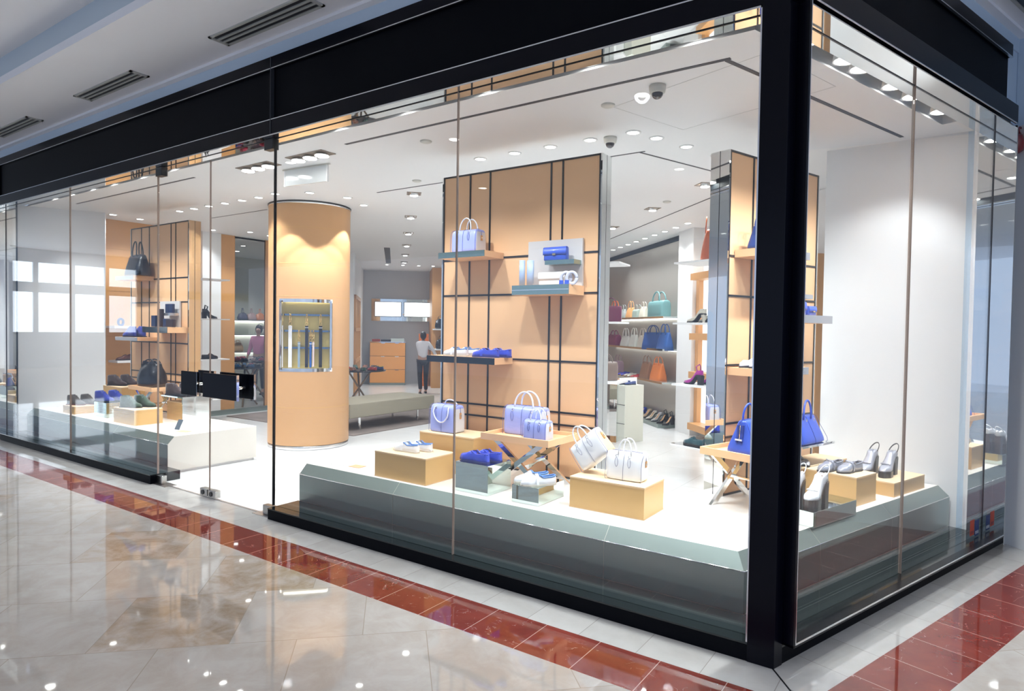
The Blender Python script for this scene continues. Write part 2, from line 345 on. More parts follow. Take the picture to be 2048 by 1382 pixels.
vent('air_vent', 2.35, 3.5, -.30, -.12, 3.91, BA, 'slotted air vent above the short front, in the top right corner')
# wall beyond the short front
mb = MB(); mb.box(3.06,3.32,.03,.3,0,3.91); struct('wall_side', mb, EXTW, rot=BA)
mb = MB(); mb.box(3.32,3.5,-3.0,.3,0,4.16); struct('wall_right', mb, EXTW, rot=BA)
mb = MB(); mb.box(3.27,3.32,-.045,.03,0,3.91); struct('trim_26', mb, EXTW, rot=BA, bevel=.004)
RED = mat('alarm_red', (.20,.01,.02), .25, coat=.5)
t = thing('fire_alarm', 'dark red round fire alarm bell on the wall right of the shop', 'alarm', B_(3.15, .0, 3.06), BA)
m = MB(); m.loft([[(0+r*math.cos(a*PI/12), y, r*math.sin(a*PI/12)) for a in range(24)] for r, y in ((.075,0.02),(.075,-.03),(.06,-.055),(.03,-.065),(.004,-.067))]); m.build('gong', RED, t)
MB().box(-.035,.035,-.02,.025,-.05,.12).build('base_plate', RED, t, bevel=.006)
m = MB(); m.tube([(.02+.03*math.cos(a*PI/8), -.03, .10+.025*math.sin(a*PI/8)) for a in range(17)], .006, 6); m.build('pull_ring', RED, t)
# mall beyond: far end wall with bright windows, seen only as a reflection in the glass
mb = MB(); mb.box(-26.2,-26,-14,.3,0,1.25); mb.box(-26.2,-26,-14,.3,2.65,3.0); mb.box(-26.2,-26,-14,.3,3.7,4.2)
mb.box(-26.2,-26,-14,-9.2,1.25,3.7)
for y in (-9.2,-8.05,-6.9,-5.75,-4.6,-2.3,0): mb.box(-26.2,-26,y-.08,y+.08,1.25,3.7)
struct('wall_mall_end', mb, EXTW)
k = 10
for y in (-9.12,-6.82,-4.52,-2.22):
    for z0, z1 in ((1.25,2.65),(3.0,3.7)):
        mb = MB(); mb.box(-26.12,-26.08,y,y+2.14,z0,z1); struct(f'window_{k}', mb, DAY); k += 1
# ================================================================= INTERIOR SHELL
CZ = 3.2
def wallseg(name, fr, x0, x1, y0, y1, z0, z1, m, bevel=0): return struct(name, MB().box(x0,x1,y0,y1,z0,z1), m, rot=fr.a, bevel=bevel)
# left slanted white screen wall, back-left wall in tan leather with a white part and the opening
mb = MB(); p0 = Vector((-10.0,.19,0)); p1 = Vector((-9.54,1.14,0)); n = Vector((-(p1-p0).y, (p1-p0).x, 0)).normalized()*.10
mb.prism([tuple(p0)[:2], tuple(p1)[:2], tuple(p1+n)[:2], tuple(p0+n)[:2]], 0, CZ); struct('wall_screen', mb, WHITE)
# back left wall lies at x = -10.1 ; L_ frame: (y, 10.1)
wallseg('wall_left', L_, 1.0, 2.88, 10.1, 10.2, 0, CZ, ORANGES)
for z in (1.05, 2.1, 2.66): pass
mb = MB()
for z in (.7,1.4,2.1,2.75): mb.box(1.0,2.88,10.097,10.1,z-.003,z+.003)
struct('trim_30', mb, mat('leather_seam', (.45,.24,.08), .6), rot=L_.a)
wallseg('wall_left_white', L_, 2.88, 3.22, 10.02, 10.2, 0, CZ, WHITE)
wallseg('wall_left_panel', L_, 3.22, 3.50, 10.05, 10.2, 0, CZ, ORANGES)
wallseg('wall_left_panel_far', L_, 4.12, 5.2, 10.05, 10.075, 0, CZ, ORANGES)
wallseg('wall_left_rear', L_, 5.2, 6.35, 10.1, 10.2, 0, CZ, WHITE)
wallseg('trim_31', L_, 2.85, 5.2, 10.0, 10.05, 0, .09, STEELP)
# opening (3.50..4.12) where a mirror hangs; its reflection is built as a lit room
BACKW = mat('pale_back_wall', (.70,.72,.66), .5)
wallseg('wall_reflected_back', L_, 2.4, 7.6, 13.3, 13.4, 0, CZ, BACKW); wallseg('wall_reflected_side', L_, 7.5, 7.6, 11.45, 13.3, 0, CZ, BACKW); wallseg('wall_reflected_near', L_, 2.4, 2.5, 10.2, 13.3, 0, CZ, BACKW)
nr = [(-10.1,2.4),(-10.1,6.33),(-11.3,7.5),(-13.4,7.5),(-13.4,2.4)]
struct('floor_reflected', MB().prism(nr[::-1],-.1,-.001), SHOPF); struct('ceiling_reflected', MB().prism(nr[::-1],CZ,CZ+.06), CEIL)
MB().box(3.492,3.5,10.045,10.2,0,CZ).build('opening_edge', ORANGES, bpy.data.objects['wall_left_panel'])
MB().box(4.12,4.126,10.045,10.08,0,CZ).build('opening_edge', ORANGES, bpy.data.objects['wall_left_panel_far'])
# corridor (turned 45 degrees): left wall, far wall, tan wall, back right wall
# D_ frame: X = -u, Y = w
wallseg('wall_corridor', D_, -15.9, -11.6, -2.77, -2.67, 0, CZ, WHITE)
wallseg('wall_far', F_, -2.77, 2.9, 15.85, 15.95, 0, CZ, mat('grey_back_wall', (.50,.50,.51), .4))
wallseg('wall_far_tan', F_, -.82, 2.9, 14.5, 15.85, 0, CZ, ORANGES)
GREYW = mat('champagne_wall', (.50,.48,.44), .28, metal=.45)
wallseg('wall_back_right', D_, -14.5, -7.0, 2.864, 2.96, 0, CZ, GREYW)
wallseg('wall_back_white', D_, -7.0, 0.2, 2.864, 2.96, 0, CZ, WHITE)
wallseg('wall_pillar', D_, -7.02, -6.50, 2.70, 2.864, 0, CZ, WHITE)
wallseg('trim_32', D_, -7.16, -7.10, 2.80, 2.864, 0, CZ, CHROME)
wallseg('trim_33', D_, -14.5, -7.2, 2.845, 2.864, 3.12, CZ, DARKGAP)
# right end wall behind the short window
struct('wall_end_right', MB().prism([(3.075,.22),(2.77,1.24),(2.87,1.27),(3.19,.22)],0,CZ), WHITE, rot=BA)
struct('wall_end_return', MB().prism([(3.021,.175),(3.10,.22),(3.075,.24),(3.021,.20)],0,CZ), WHITE, rot=BA)
# ceiling with window slot
sl = .345
mb = MB(); mb.prism([(-10.3,sl), cp(sl), bp(3.35,sl), (1.6,3.4), (-2,6.6), (-10,14.6), (-15.6,9.0), (-10.3,6.33)], CZ, CZ+.02); struct('ceiling', mb, CEIL)
mb = runA(MB(), sl-.012, sl, CZ, 3.44, XL); struct('trim_34', mb, CEIL); mb = runB(MB(), sl-.012, sl, CZ, 3.44, 2.72); struct('trim_35', mb, CEIL, rot=BA)
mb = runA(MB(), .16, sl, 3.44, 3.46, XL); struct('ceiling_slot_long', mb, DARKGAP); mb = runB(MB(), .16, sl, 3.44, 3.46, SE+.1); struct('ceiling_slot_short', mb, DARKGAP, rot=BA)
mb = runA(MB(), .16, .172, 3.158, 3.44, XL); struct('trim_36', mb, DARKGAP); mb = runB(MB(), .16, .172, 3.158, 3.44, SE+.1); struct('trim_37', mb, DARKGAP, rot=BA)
mb = runB(MB(), .172, sl, CZ, 3.44, SE+.15, s0=2.72); struct('ceiling_end', mb, CEIL, rot=BA)
# air slots in the ceiling (dark lines)
GROOVE = mat('ceiling_groove', (.05,.05,.06), .6)
def groove(k, fr, x0, x1, y0, y1): return struct(f'trim_{k}', MB().box(x0,x1,y0,y1,CZ-.003,CZ+.001), GROOVE, rot=fr.a)
g = MB(); g.box(-3.78, -.45, .61,.64, CZ-.003, CZ+.001); struct('trim_38', g, GROOVE)
g = MB(); g.prism([(.44,.64),(2.82,.64),(2.82,.67),(.46,.67)], CZ-.003, CZ+.001); struct('trim_39', g, GROOVE, rot=BA)
groove(40, A_, -9.12, -6.19, .595, .62); groove(41, A_, -8.57, -7.2, 2.19, 2.205); groove(42, A_, -5.04, -1.65, 2.185, 2.205)
groove(43, B_, 1.56, 3.6, 2.30, 2.32); groove(44, D_, -8.2, -4.2, 1.885, 1.905)
groove(45, D_, -13.64, -10.48, -2.02, -1.90)
mb = MB(); 
for x0,x1,y0,y1 in ((-.2,1.0,0,.004),(-.2,1.0,.8,.804),(-.2,-.196,0,.804),(.996,1.0,0,.804)): mb.box(x0,x1,y0,y1,CZ-.001,CZ+.001)
struct('trim_46', mb, mat('hatch_line', (.55,.55,.55), .6), loc=(-1.2,.95,0), rot=-.3)
# ================================================================= CEILING LAMPS
def lamp(parent, power, size=.04, spot=100, blend=.7, z=-.03, name='lamp', col=(1,.965,.92)):
    l = bpy.data.lights.new(name, 'SPOT'); l.energy = power; l.color = col; l.shadow_soft_size = size; l.spot_size = math.radians(spot); l.spot_blend = blend
    o = bpy.data.objects.new(name, l); COL.objects.link(o); o.parent = parent; o.location = (0,0,z); return o
def make_down():
    t = thing('downlight', 'x', 'ceiling light')
    m = MB(); n = 28
    rings = [[(r*math.cos(2*PI*i/n), r*math.sin(2*PI*i/n), z) for i in range(n)] for r, z in ((.062,0),(.062,-.006),(.048,-.008),(.044,.0))]
    m.loft(rings, cap=False); m.build('trim_ring', WHITE, t)
    m = MB(); m.cyl(0,0,-.004,-.001,.045,24); m.build('glowing_lens', LAMPG, t); return t
dn = make_down(); first = [True]
lampdata = {}
def down(x, y, label, power=DOWN_W, group='round recessed downlights in the shop ceiling', spot=105, sc=1):
    if first[0]: o = dn; first[0] = False; o.location = (x,y,CZ); o['label'] = label; o['group'] = group
    else: o = dup(dn, (x,y,CZ), 0, label, group)
    if sc != 1: o.scale = (sc,sc,1)
    return o
ORD = ['first','second','third','fourth','fifth','sixth','seventh','eighth','ninth','tenth','eleventh','twelfth']
def addlamp(o, power, spot=110, size=.05, blend=.8, tilt=None):
    key = (power, spot, size, blend)
    if key not in lampdata:
        l = bpy.data.lights.new('lamp', 'SPOT'); l.energy = power; l.color = (.93,.965,1); l.shadow_soft_size = size; l.spot_size = math.radians(spot); l.spot_blend = blend; lampdata[key] = l
    q = bpy.data.objects.new('lamp', lampdata[key]); COL.objects.link(q); q.parent = o; q.location = (0,0,-.012)
    if tilt: q.rotation_euler = tilt
    return q
todo = []
for i, x in enumerate((-3.06,-2.67,-2.29,-1.90,-1.51)): todo.append((x, 1.63, f'round downlight, {ORD[i]} from left in the row before the long window panel'))
for i, (s,d) in enumerate(((1.33,1.93),(1.72,1.93),(2.15,1.93))): v = B_(s,d); todo.append((v.x, v.y, f'round downlight, {ORD[i]} from the corner in the row running to the short window'))
for i, x in enumerate((-8.42,-8.04,-7.67,-7.29,-6.91,-6.55)): todo.append((x, 1.63, f'round downlight, {ORD[i]} from the left in the row before the left tan panel'))
for i, (x,y) in enumerate(((-6.17,1.60),(-5.75,1.78),(-5.58,2.21),(-5.78,2.66))): todo.append((x, y, f'round downlight washing the round column, {ORD[i]} from the left'))
for i in range(9): v = D_(-6.16-.413*i, 2.44); todo.append((v.x, v.y, f'round downlight, {ORD[i]} from the right in the slanting row along the shelf wall'))
for i, (x,y) in enumerate(((-9.6,1.27),(-9.66,1.68),(-9.71,2.88),(-9.36,3.35),(-9.43,3.78))): todo.append((x, y, f'round downlight, {ORD[i]} from the near end along the far left wall'))
for i, w in enumerate((-2.0,-1.6,-1.2,-.83)): v = F_(w, 14.04); todo.append((v.x, v.y, f'round downlight, {ORD[i]} from the left in the farthest row over the pay desk'))
for i, (x, y) in enumerate(((-11.2,4.4),(-12.2,4.9),(-12.3,5.8))): todo.append((x, y, f'added round downlight in the built mirror image, {ORD[i]} from the opening'))  # lamps added to brighten the room that stands for the mirror reflection
for (x, y, lb) in todo:
    o = down(x, y, lb)
for o in [o for o in bpy.data.objects if o.name.startswith('downlight')]:
    lb = o['label']
    if 'washing the round column' in lb: addlamp(o, 75, 84, .015, .15)
    elif 'farthest' in lb or 'slanting' in lb: addlamp(o, DOWN_W*.8)
    else: addlamp(o, DOWN_W)
# square multi-lamp fittings
REFL = mat('lamp_reflector', (.8,.8,.8), .15, 1); BRZ = mat('fitting_bronze', (.30,.24,.19), .5)
def square(n, label, x, y, rot, tri=False):
    t = thing('square_spotlight' if not tri else 'triple_spotlight', label, 'ceiling light', (x,y,CZ), rot, 'square spot fittings in the shop ceiling')
    w = .085 if not tri else .085*3.1; h = .085
    m = MB(); m.box(-w,w,-h,-h+.012,-.006,.0); m.box(-w,w,h-.012,h,-.006,0); m.box(-w,-w+.012,-h,h,-.006,0); m.box(w-.012,w,-h,h,-.006,0); m.build('frame', BRZ, t)
    MB().box(-w+.01,w-.01,-h+.01,h-.01,-.003,-.001).build('recess', BRZ if tri else REFL, t)
    for i in range(3 if tri else 1):
        cx = (i-1)*.17 if tri else 0
        m = MB(); m.cyl(cx,0,-.028,-.003,.070 if tri else .055,20,r1=.05); q = m.build('lamp_head', REFL, t)
        m = MB(); m.cyl(cx,0,-.031,-.028,.062 if tri else .046,20); m.build('glowing_lens', SPOTG, q)
    return t
sqs = []
for i in range(6): v = D_(-5.06-(i*1.63), -1.58); sqs.append(square(1, f'square spotlight, {ORD[i]} nearest in the line leading to the far screens', v.x, v.y, math.radians(-45)))
for i, (U, lb) in enumerate(((5.23,'middle'),(3.78,'nearest the mirror pillar'),(6.80,'farthest'))): v = D_(-U, 1.50); sqs.append(square(1, f'square spotlight over the right aisle, the {lb} one', v.x, v.y, math.radians(-45)))
for i, (x,y,lb) in enumerate(((-4.36,.70,'triple spotlight fitting above the hanging blank sign'),(-5.15,.685,'triple spotlight fitting left of the door edge'))): sqs.append(square(3, lb, x, y, 0, True))
for o in sqs: addlamp(o, DOWN_W*1.5, 120, .07); 
for o in sqs:
    for c in o.children:
        if c.type == 'LIGHT': c.location.z = -.045
# window slot spotlights (white tubes)
def slotlamp(x, y, rot, label, power=SLOT_W, tilt=(.28,0,0)):
    t = thing('window_spotlight', label, 'spotlight', (x,y,3.245), rot, 'white tube spotlights in the window slot')
    m = MB(); n = 24
    m.loft([[(r*math.cos(2*PI*i/n), r*math.sin(2*PI*i/n), z) for i in range(n)] for r, z in ((.02,.19),(.045,.16),(.060,.08),(.078,-.03),(.071,-.03),(.05,-.012))]); m.build('tube', WHITE, t)
    m = MB(); m.cyl(0,0,-.028,-.024,.070,24); m.build('glowing_lens', SPOTG, t)
    l = addlamp(t, power, 95, .05, .6, tilt); l.location = (0,0,-.04); return t
for i, x in enumerate((-9.06,-8.54,-7.96,-7.41,-6.74,-6.09)): slotlamp(x, .25, 0, f'white tube spotlight in the window slot, {ORD[i]} from the left end')
for i, x in enumerate((-3.49,-2.75,-2.0,-1.2,-.55)): slotlamp(x, .25, 0, f'white tube spotlight in the slot over the long right window, {ORD[i]} from the door')
for i, s in enumerate((.62,1.04,1.24,1.68,1.98,2.45)): slotlamp(*tuple(B_(s,.24))[:2], BA, f'white tube spotlight over the short window, {ORD[i]} from the corner')
# dome cameras, smoke detectors, hanging blank sign
DOME = mat('dark_dome', (.02,.02,.03), .05, coat=1); GREYP = mat('camera_grey', (.62,.61,.56), .45)
for x, y, lb in ((-.97,.80,'dark dome camera on the shop ceiling, nearest the corner post'),(-1.73,1.66,'dark dome camera on the shop ceiling above the tall tan panel')):
    t = thing('dome_camera', lb, 'camera', (x,y,CZ), 0, 'dome cameras on the shop ceiling'); n = 28
    m = MB(); m.loft([[(r*math.cos(2*PI*i/n), r*math.sin(2*PI*i/n), z) for i in range(n)] for r, z in ((.055,0),(.055,-.02),(.050,-.045),(.040,-.05))]); m.build('housing', GREYP, t)
    m = MB(); m.loft([[(.038*math.cos(a)*math.cos(2*PI*i/n), .038*math.cos(a)*math.sin(2*PI*i/n), -.048-.040*math.sin(a)) for i in range(n)] for a in [k*PI/16 for k in range(8)]+[PI/2*.98]]); m.build('dome', DOME, t)
for i, (x,y,lb) in enumerate(((-3.11,.93,'near the long window joint'),(-1.40,.95,'behind the corner camera'),(-2.31,4.42,'over the right aisle'),(-4.20,1.98,'left of the tall panel'))):
    m = MB(); m.loft([[(r*math.cos(2*PI*i/24), r*math.sin(2*PI*i/24), z) for i in range(24)] for r, z in ((.05,0),(.05,-.008),(.035,-.016),(.004,-.018))]); o = m.build('smoke_detector', GREYP, None, (x,y,CZ)); tag(o, 'flat round smoke detector on the white ceiling '+lb, 'smoke detector', 'flat ceiling detectors')
t = thing('hanging_sign', 'blank frosted sign panel hanging from the ceiling by the column', 'sign', (-4.75,.955,CZ), math.radians(6))
MB().box(-.32,.32,-.012,.012,-.012,0).build('ceiling_rail', GREYP, t)
MB().box(-.29,.29,-.008,.008,-.172,-.012).build('panel', mat('frosted_panel', (.70,.73,.74), .12, spec=.8), t)
for x_ in (-.30,.285): MB().box(x_,x_+.015,-.012,.012,-.175,-.012).build('end_cap', WHITE, t)
# unseen mall lamps, added to light the outer floor and ceiling
for i, (x, y) in enumerate(((-8,-3),(-5,-3.4),(-2.2,-3.2),(.4,-4.2),(-6.5,-6),(-3,-6.5),(2.6,-2.4),(3.4,1.2))):
    o = dup(dn, (x,y,4.16), 0, f'added unseen mall ceiling downlight, {ORD[i]} from the far left', 'added unseen mall downlights'); o.scale = (1.6,1.6,1); addlamp(o, MALL_W, 130, .08, .8).data.color = (.86,.92,1)
# ================================================================= COLUMN
cx, cy, R = -6.55, 2.41, .527
n = 120; th0 = math.radians(-43.7-37.9); th1 = math.radians(-43.7+37.9); nz0, nz1 = 1.035, 1.925
LEA = mat('column_leather', (.56,.31,.14), .38, bump=.08, bscale=200)
seg0, seg1 = round(th0/(2*PI)*n), round(th1/(2*PI)*n)
colm = thing('column', 'round tan leather clad column with a lit belt niche', 'column', (cx,cy,0)); colm['kind'] = 'structure'
colm.name = 'column'
m = MB()
def cyr(r, z, a0, a1): return [(r*math.cos(2*PI*i/n), r*math.sin(2*PI*i/n), z) for i in range(a0, a1+1)]
full = list(range(n))
m.loft([[(R*math.cos(2*PI*i/n), R*math.sin(2*PI*i/n), z) for i in full] for z in (.06, nz0)], cap=False)
m.loft([[(R*math.cos(2*PI*i/n), R*math.sin(2*PI*i/n), z) for i in full] for z in (nz1, 3.165)], cap=False)
m.loft([cyr(R, nz0, seg1, seg0+n), cyr(R, nz1, seg1, seg0+n)], cap=False, close=False); m.build('leather_skin', LEA, colm)
m = MB()
for z in (1.98, 2.40, 2.86, .55): m.loft([[(r*math.cos(2*PI*i/n), r*math.sin(2*PI*i/n), z+dz) for i in full] for r, dz in ((R,-.004),(R+.0015,0),(R,.004))], cap=False)
m.build('stitched_seam', mat('column_seam', (.60,.34,.12), .5), colm)
m = MB(); m.cyl(0,0,0,.06,R-.004,80); m.build('steel_base_ring', mat('satin_steel', (.72,.71,.70), .25, 1), colm)
m = MB(); m.cyl(0,0,3.165,3.19,R+.004,80); m.build('steel_top_ring', CHROME, colm); m = MB(); m.cyl(0,0,3.19,3.2,R+.012,80); m.build('shadow_gap', BLK, colm)
# niche: back wall flat, sides
dm = math.radians(-43.7); nd = Fr(dm-PI/2+PI)   # local Y = outwards? set below
half = R*math.sin(math.radians(37.9)); dist = R*math.cos(math.radians(37.9)); ang = dm+PI/2   # local -Y points outward
ni = thing('belt_niche', 'chrome framed niche in the round column lined in brass', 'niche', (cx,cy,0), ang)
NB_ = mat('brass_lining', (.52,.40,.14), .42, .35)
MB().box(-half, half, -dist+.13+.0, -dist+.14, nz0, nz1).build('back_lining', NB_, ni)
MB().box(-half, -half+.004, -dist-.05, -dist+.13, nz0, nz1).box(half-.004, half, -dist-.05, -dist+.13, nz0, nz1).build('side_lining', CHROME, ni)
MB().box(-half, half, -dist-.02, -dist+.13, nz0-.004, nz0).build('niche_floor', CHROME, ni); MB().box(-half, half, -dist-.02, -dist+.13, nz1, nz1+.004).build('niche_top', CHROME, ni)
m = MB()
arc = [(R*1.004*math.sin(a), -R*1.004*math.cos(a)) for a in [math.radians(-38.5+77*i/24) for i in range(25)]]
arci = [(p[0]*.955, p[1]*.955) for p in arc]
for z0, z1 in ((nz0-.022, nz0+.022), (nz1-.022, nz1+.022)):
    m.prism(arc+arci[::-1], z0, z1)
for k_ in (0, -1):
    a, b = arc[k_], arci[k_]; dx = .03 if k_ == 0 else -.03
    m.prism([(a[0],a[1]), (a[0]+dx, a[1]-.016), (b[0]+dx, b[1]), (b[0],b[1])], nz0, nz1)
m.build('chrome_frame', CHROME, ni)
m = MB(); m.box(-half+.05, half-.05, -dist+.115, -dist+.128, nz1-.012, nz1-.004); m.build('light_strip', SHELFG, ni)
for z in (1.745, 1.535, 1.315): MB().box(-half+.04, half-.05, -dist+.095, -dist+.12, z-.012, z+.012).build('hanging_bar', mat('blue_steel_bar', (.18,.26,.36), .12, 1), ni)
belts = [(-.205,1.745,1.06,(.78,.76,.78),.022,'white belt hanging at the left of the niche'),(-.095,1.535,1.06,(.22,.30,.38),.014,'narrow grey blue belt on the middle bar, left one'),
         (.0,1.745,1.06,(.006,.008,.02),.019,'black belt with a white loop hanging at the middle of the niche'),(.05,1.535,1.06,(.01,.08,.28),.013,'narrow royal blue belt on the middle bar'),
         (.085,1.535,1.07,(.62,.47,.44),.012,'narrow pale pink belt beside the blue one'),(.175,1.745,1.06,(.005,.005,.008),.020,'plain black belt hanging at the right of the niche')]
GOLDM = mat('gold_metal', (.80,.55,.22), .2, 1)
for bx_, zt, zb, c, w, lb in belts:
    v = Fr(ang)(bx_, -dist+.085); t = thing('belt', lb, 'belt', (cx+v.x, cy+v.y, 0), ang, 'belts in the column niche')
    bm_ = mat('belt_%d' % (abs(hash(lb)) % 9999), c, .4) if False else mat('belt_'+lb[:18].replace(' ','_'), c, .4)
    MB().box(-w, w, -.006, .004, zb, zt-.14).build('strap', bm_, t)
    MB().box(-w-.003, w+.003, -.010, .006, zt-.17, zt-.162).build('belt_loop', mat('belt_keeper', (.7,.68,.68), .4), t)
    m = MB(); m.tube([(.016*math.cos(a*PI/8), -.004, zt-.115+.024*math.sin(a*PI/8)) for a in range(17)], .004, 6); m.build('buckle', GOLDM, t)
    m = MB(); m.tube([(-.008,-.002,zt-.09),(-.009,-.004,zt-.02),(-.003,-.006,zt+.012),(.003,-.006,zt+.012),(.009,-.004,zt-.02),(.008,-.002,zt-.09)], .005, 6); m.build('hanging_loop', GOLDM, t)
# ================================================================= PLINTHS (window platforms)
def platform(name, label, parts):
    t = thing(name, label, 'display platform'); return t
HP, HC = .40, .322
def profile_front(mb, pts_low, pts_top, z0):
    # vertical front + chamfer between two plan polylines
    for i in range(len(pts_low)-1):
        a, b = pts_low[i], pts_low[i+1]; c, d = pts_top[i], pts_top[i+1]
        mb.add([(a[0],a[1],z0),(b[0],b[1],z0),(b[0],b[1],HC),(a[0],a[1],HC)], [(0,1,2,3)])
        mb.add([(a[0],a[1],HC),(b[0],b[1],HC),(d[0],d[1],HP),(c[0],c[1],HP)], [(0,1,2,3)])
def splitpts(p, q, k): return [(p[0]+(q[0]-p[0])*i/k, p[1]+(q[1]-p[1])*i/k) for i in range(k+1)]
def solid(mb, lo, hi, top, z0):
    "lo: outline at z0..HC, hi: outline at HP (same count)"
    n = len(lo); vs = [(x,y,z0) for x,y in lo]+[(x,y,HC) for x,y in lo]+[(x,y,HP) for x,y in hi]
    fs = [(i,(i+1)%n,(i+1)%n+n,i+n) for i in range(n)]+[(i+n,(i+1)%n+n,(i+1)%n+2*n,i+2*n) for i in range(n)]
    b = len(mb.v); mb.add(vs, fs, 0); mb.f.append([b+2*n+i for i in range(n)]); mb.m.append(1); mb.sm.append(False)
    mb.f.append([b+i for i in range(n-1,-1,-1)]); mb.m.append(0); mb.sm.append(False)
t = thing('display_platform', 'long cream stone window platform with steel front left of the doors', 'display platform')
a, b = -10.0, -6.17
sx = 3.7e-1
mb = MB(); solid(mb, [(-9.93,.312),(b,.312),(b,1.36),(-9.42,1.36)], [(-9.93,.385),(b,.385),(b,1.36),(-9.42,1.36)], None, .03); mb.build('stone_body', [STONE, STONET], t)
mb = MB(); mb.box(-9.4, b-.02, .36, 1.34, 0, .03); MB().prism([(-9.3,1.361),(-7.5,1.361),(-7.5,1.47),(-9.3,1.47)], .0, .40).build('panel_foot', STONE, t); mb.build('kick_strip', mat('white_kick', (.75,.73,.72), .4), t)
for i, (x0, x1) in enumerate(((-9.93,-8.62),(-8.617,-7.40),(-7.397,b-.004))):
    mb = MB(); profile_front(mb, [(x0,.308),(x1,.308)], [(x0,.383),(x1,.383)], .092); mb.build('steel_front_panel', STEELP, t)
t2 = thing('display_platform', 'cream stone window platform around the corner with sloping steel front', 'display platform')
b0 = -3.97; e = 3.035
lo = [(b0,.312), (mit(.312),.312), bp(e-.01,.312), bp(e-.325,1.33), bp(e-.42,1.35), (mit(1.35),1.35), (b0,1.35)]
hi = [(b0,.385), (mit(.385),.385), bp(e-.033,.385), bp(e-.325,1.33), bp(e-.42,1.35), (mit(1.35),1.35), (b0,1.35)]
# extra depth behind the tall panel on the long side
mb = MB(); solid(mb, lo, hi, None, .03); mb.build('stone_body', [STONE, STONET], t2)
MB().prism([(-3.4,1.351),(-1.60,1.351),(-1.60,1.47),(-3.4,1.47)], .0, .40).build('panel_foot', STONE, t2)
q = [x for x in (-3.966,-2.84,-1.05)]+[None]
for i in range(3):
    x0 = q[i]; x1 = q[i+1]-.003 if q[i+1] is not None else None
    mb = MB(); profile_front(mb, [(x0,.308), (mit(.308) if x1 is None else x1,.308)], [(x0,.383), (mit(.383) if x1 is None else x1,.383)], .092); mb.build('steel_front_panel', STEELP, t2)
for i, (s0, s1) in enumerate(((None,1.02),(1.023,2.0),(2.003,e-.012))):
    m2 = MB(); a0 = bp(-mit(.308) if s0 is None else s0, .308); a1 = bp(s1,.308); c0 = bp(-mit(.383) if s0 is None else s0, .383); c1 = bp(s1 if s1 < 2.9 else s1-.023,.383)
    profile_front(m2, [a0,a1], [c0,c1], .092); m2.build('steel_front_panel', STEELP, t2)
m2 = MB(); m2.tube([(b0,.306,HC),(mit(.306),.306,HC),(*bp(e-.01,.306),HC)], .0035, 6); m2.build('bright_arris', CHROME, t2)
m2 = MB(); m2.tube([(-9.93,.306,HC),(-6.17,.306,HC)], .003, 6); m2.build('bright_arris', CHROME, t)
# price cards
CARDW = mat('card_white', (.85,.85,.85), .5); CARDO = mat('card_orange', (.82,.47,.25), .5); CARDG = mat('card_grey', (.10,.13,.16), .4)
def card(x, y, rot, m_, lb, w=.10, h=.07, tilt=0):
    o = MB().box(-w/2,w/2,-h/2,h/2,0,.003).build('price_card', m_, None, (x,y,HP+.001+ (math.sin(tilt)*h/2 if tilt else 0)), rot); o.rotation_euler = (tilt,0,rot); tag(o, lb, 'card', 'price cards on the platforms')
card(-3.72,.53,.2,CARDW,'white price card lying on the corner platform near its left end',.12,.07); card(-3.53,.57,.1,CARDO,'pale orange price card on the corner platform beside the white one',.12,.09)
card(-6.42,.62,.3,CARDO,'pale orange price card lying flat on the left platform',.14,.09); card(-6.60,.66,.15,CARDG,'dark grey price card propped up on the left platform',.08,.12,1.1)
# ================================================================= TALL GRID PANELS
PANEL = mat('panel_leather', (.76,.46,.25), .42, bump=.10, bscale=600)
def gridpanel(label, fr, x0, y0, w, thick, z0, z1, vs, hs, side='right'):
    v = fr(x0, y0); t = thing('grid_panel', label, 'display panel', (v.x, v.y, z0), fr.a)
    h = z1-z0
    MB().box(.012, w-.012, .006, thick-.006, .0, h-.01).build('leather_face', PANEL, t)
    m = MB(); g = .0075
    m.box(0,.014,0,.02,0,h); m.box(w-.014,w,0,.02,0,h); m.box(0,w,0,.02,h-.014,h); m.box(0,w,0,.02,0,.014)
    for x in vs: m.box(x-g, x+g, .0,.007, 0, h)
    for z in hs: m.box(0, w, .0,.007, z-z0-g, z-z0+g)
    m.build('black_grid', BLK, t)
    for sx_ in (0, w):
        a, b_ = (sx_, sx_+.012) if sx_ else (-.012, 0)
        m = MB(); m.box(a, b_, .0, thick*.48, 0, h); m.box(a, b_, thick*.52, thick, 0, h); m.build('mirror_side', MIRROR, t)
        MB().box(a+.002 if not sx_ else a, b_-.002, thick*.48, thick*.52, 0, h).build('side_gap', BLK, t)
    MB().box(0,w,thick-.006,thick,0,h).build('mirror_back', MIRROR, t)
    return t
HS = [.83,.93,1.345,1.895,2.215]
gridpanel('tall tan leather panel with black grid lines in the long window', A_, -3.225, 1.30, 1.60, .16, HP, 2.975, [.31,.53,1.15,1.26], HS)
gridpanel('tall tan leather panel with black grid lines at the left platform', A_, -9.12, 1.30, 1.54, .16, HP, 2.955, [.30,.52,1.10,1.22], HS)
gridpanel('tall tan leather panel with mirrored side behind the corner post', B_, 1.235, 1.15, 1.24, .16, HP, 2.925, [.30,.50,.86,.97], [.83,.93,1.36,1.87,2.16])
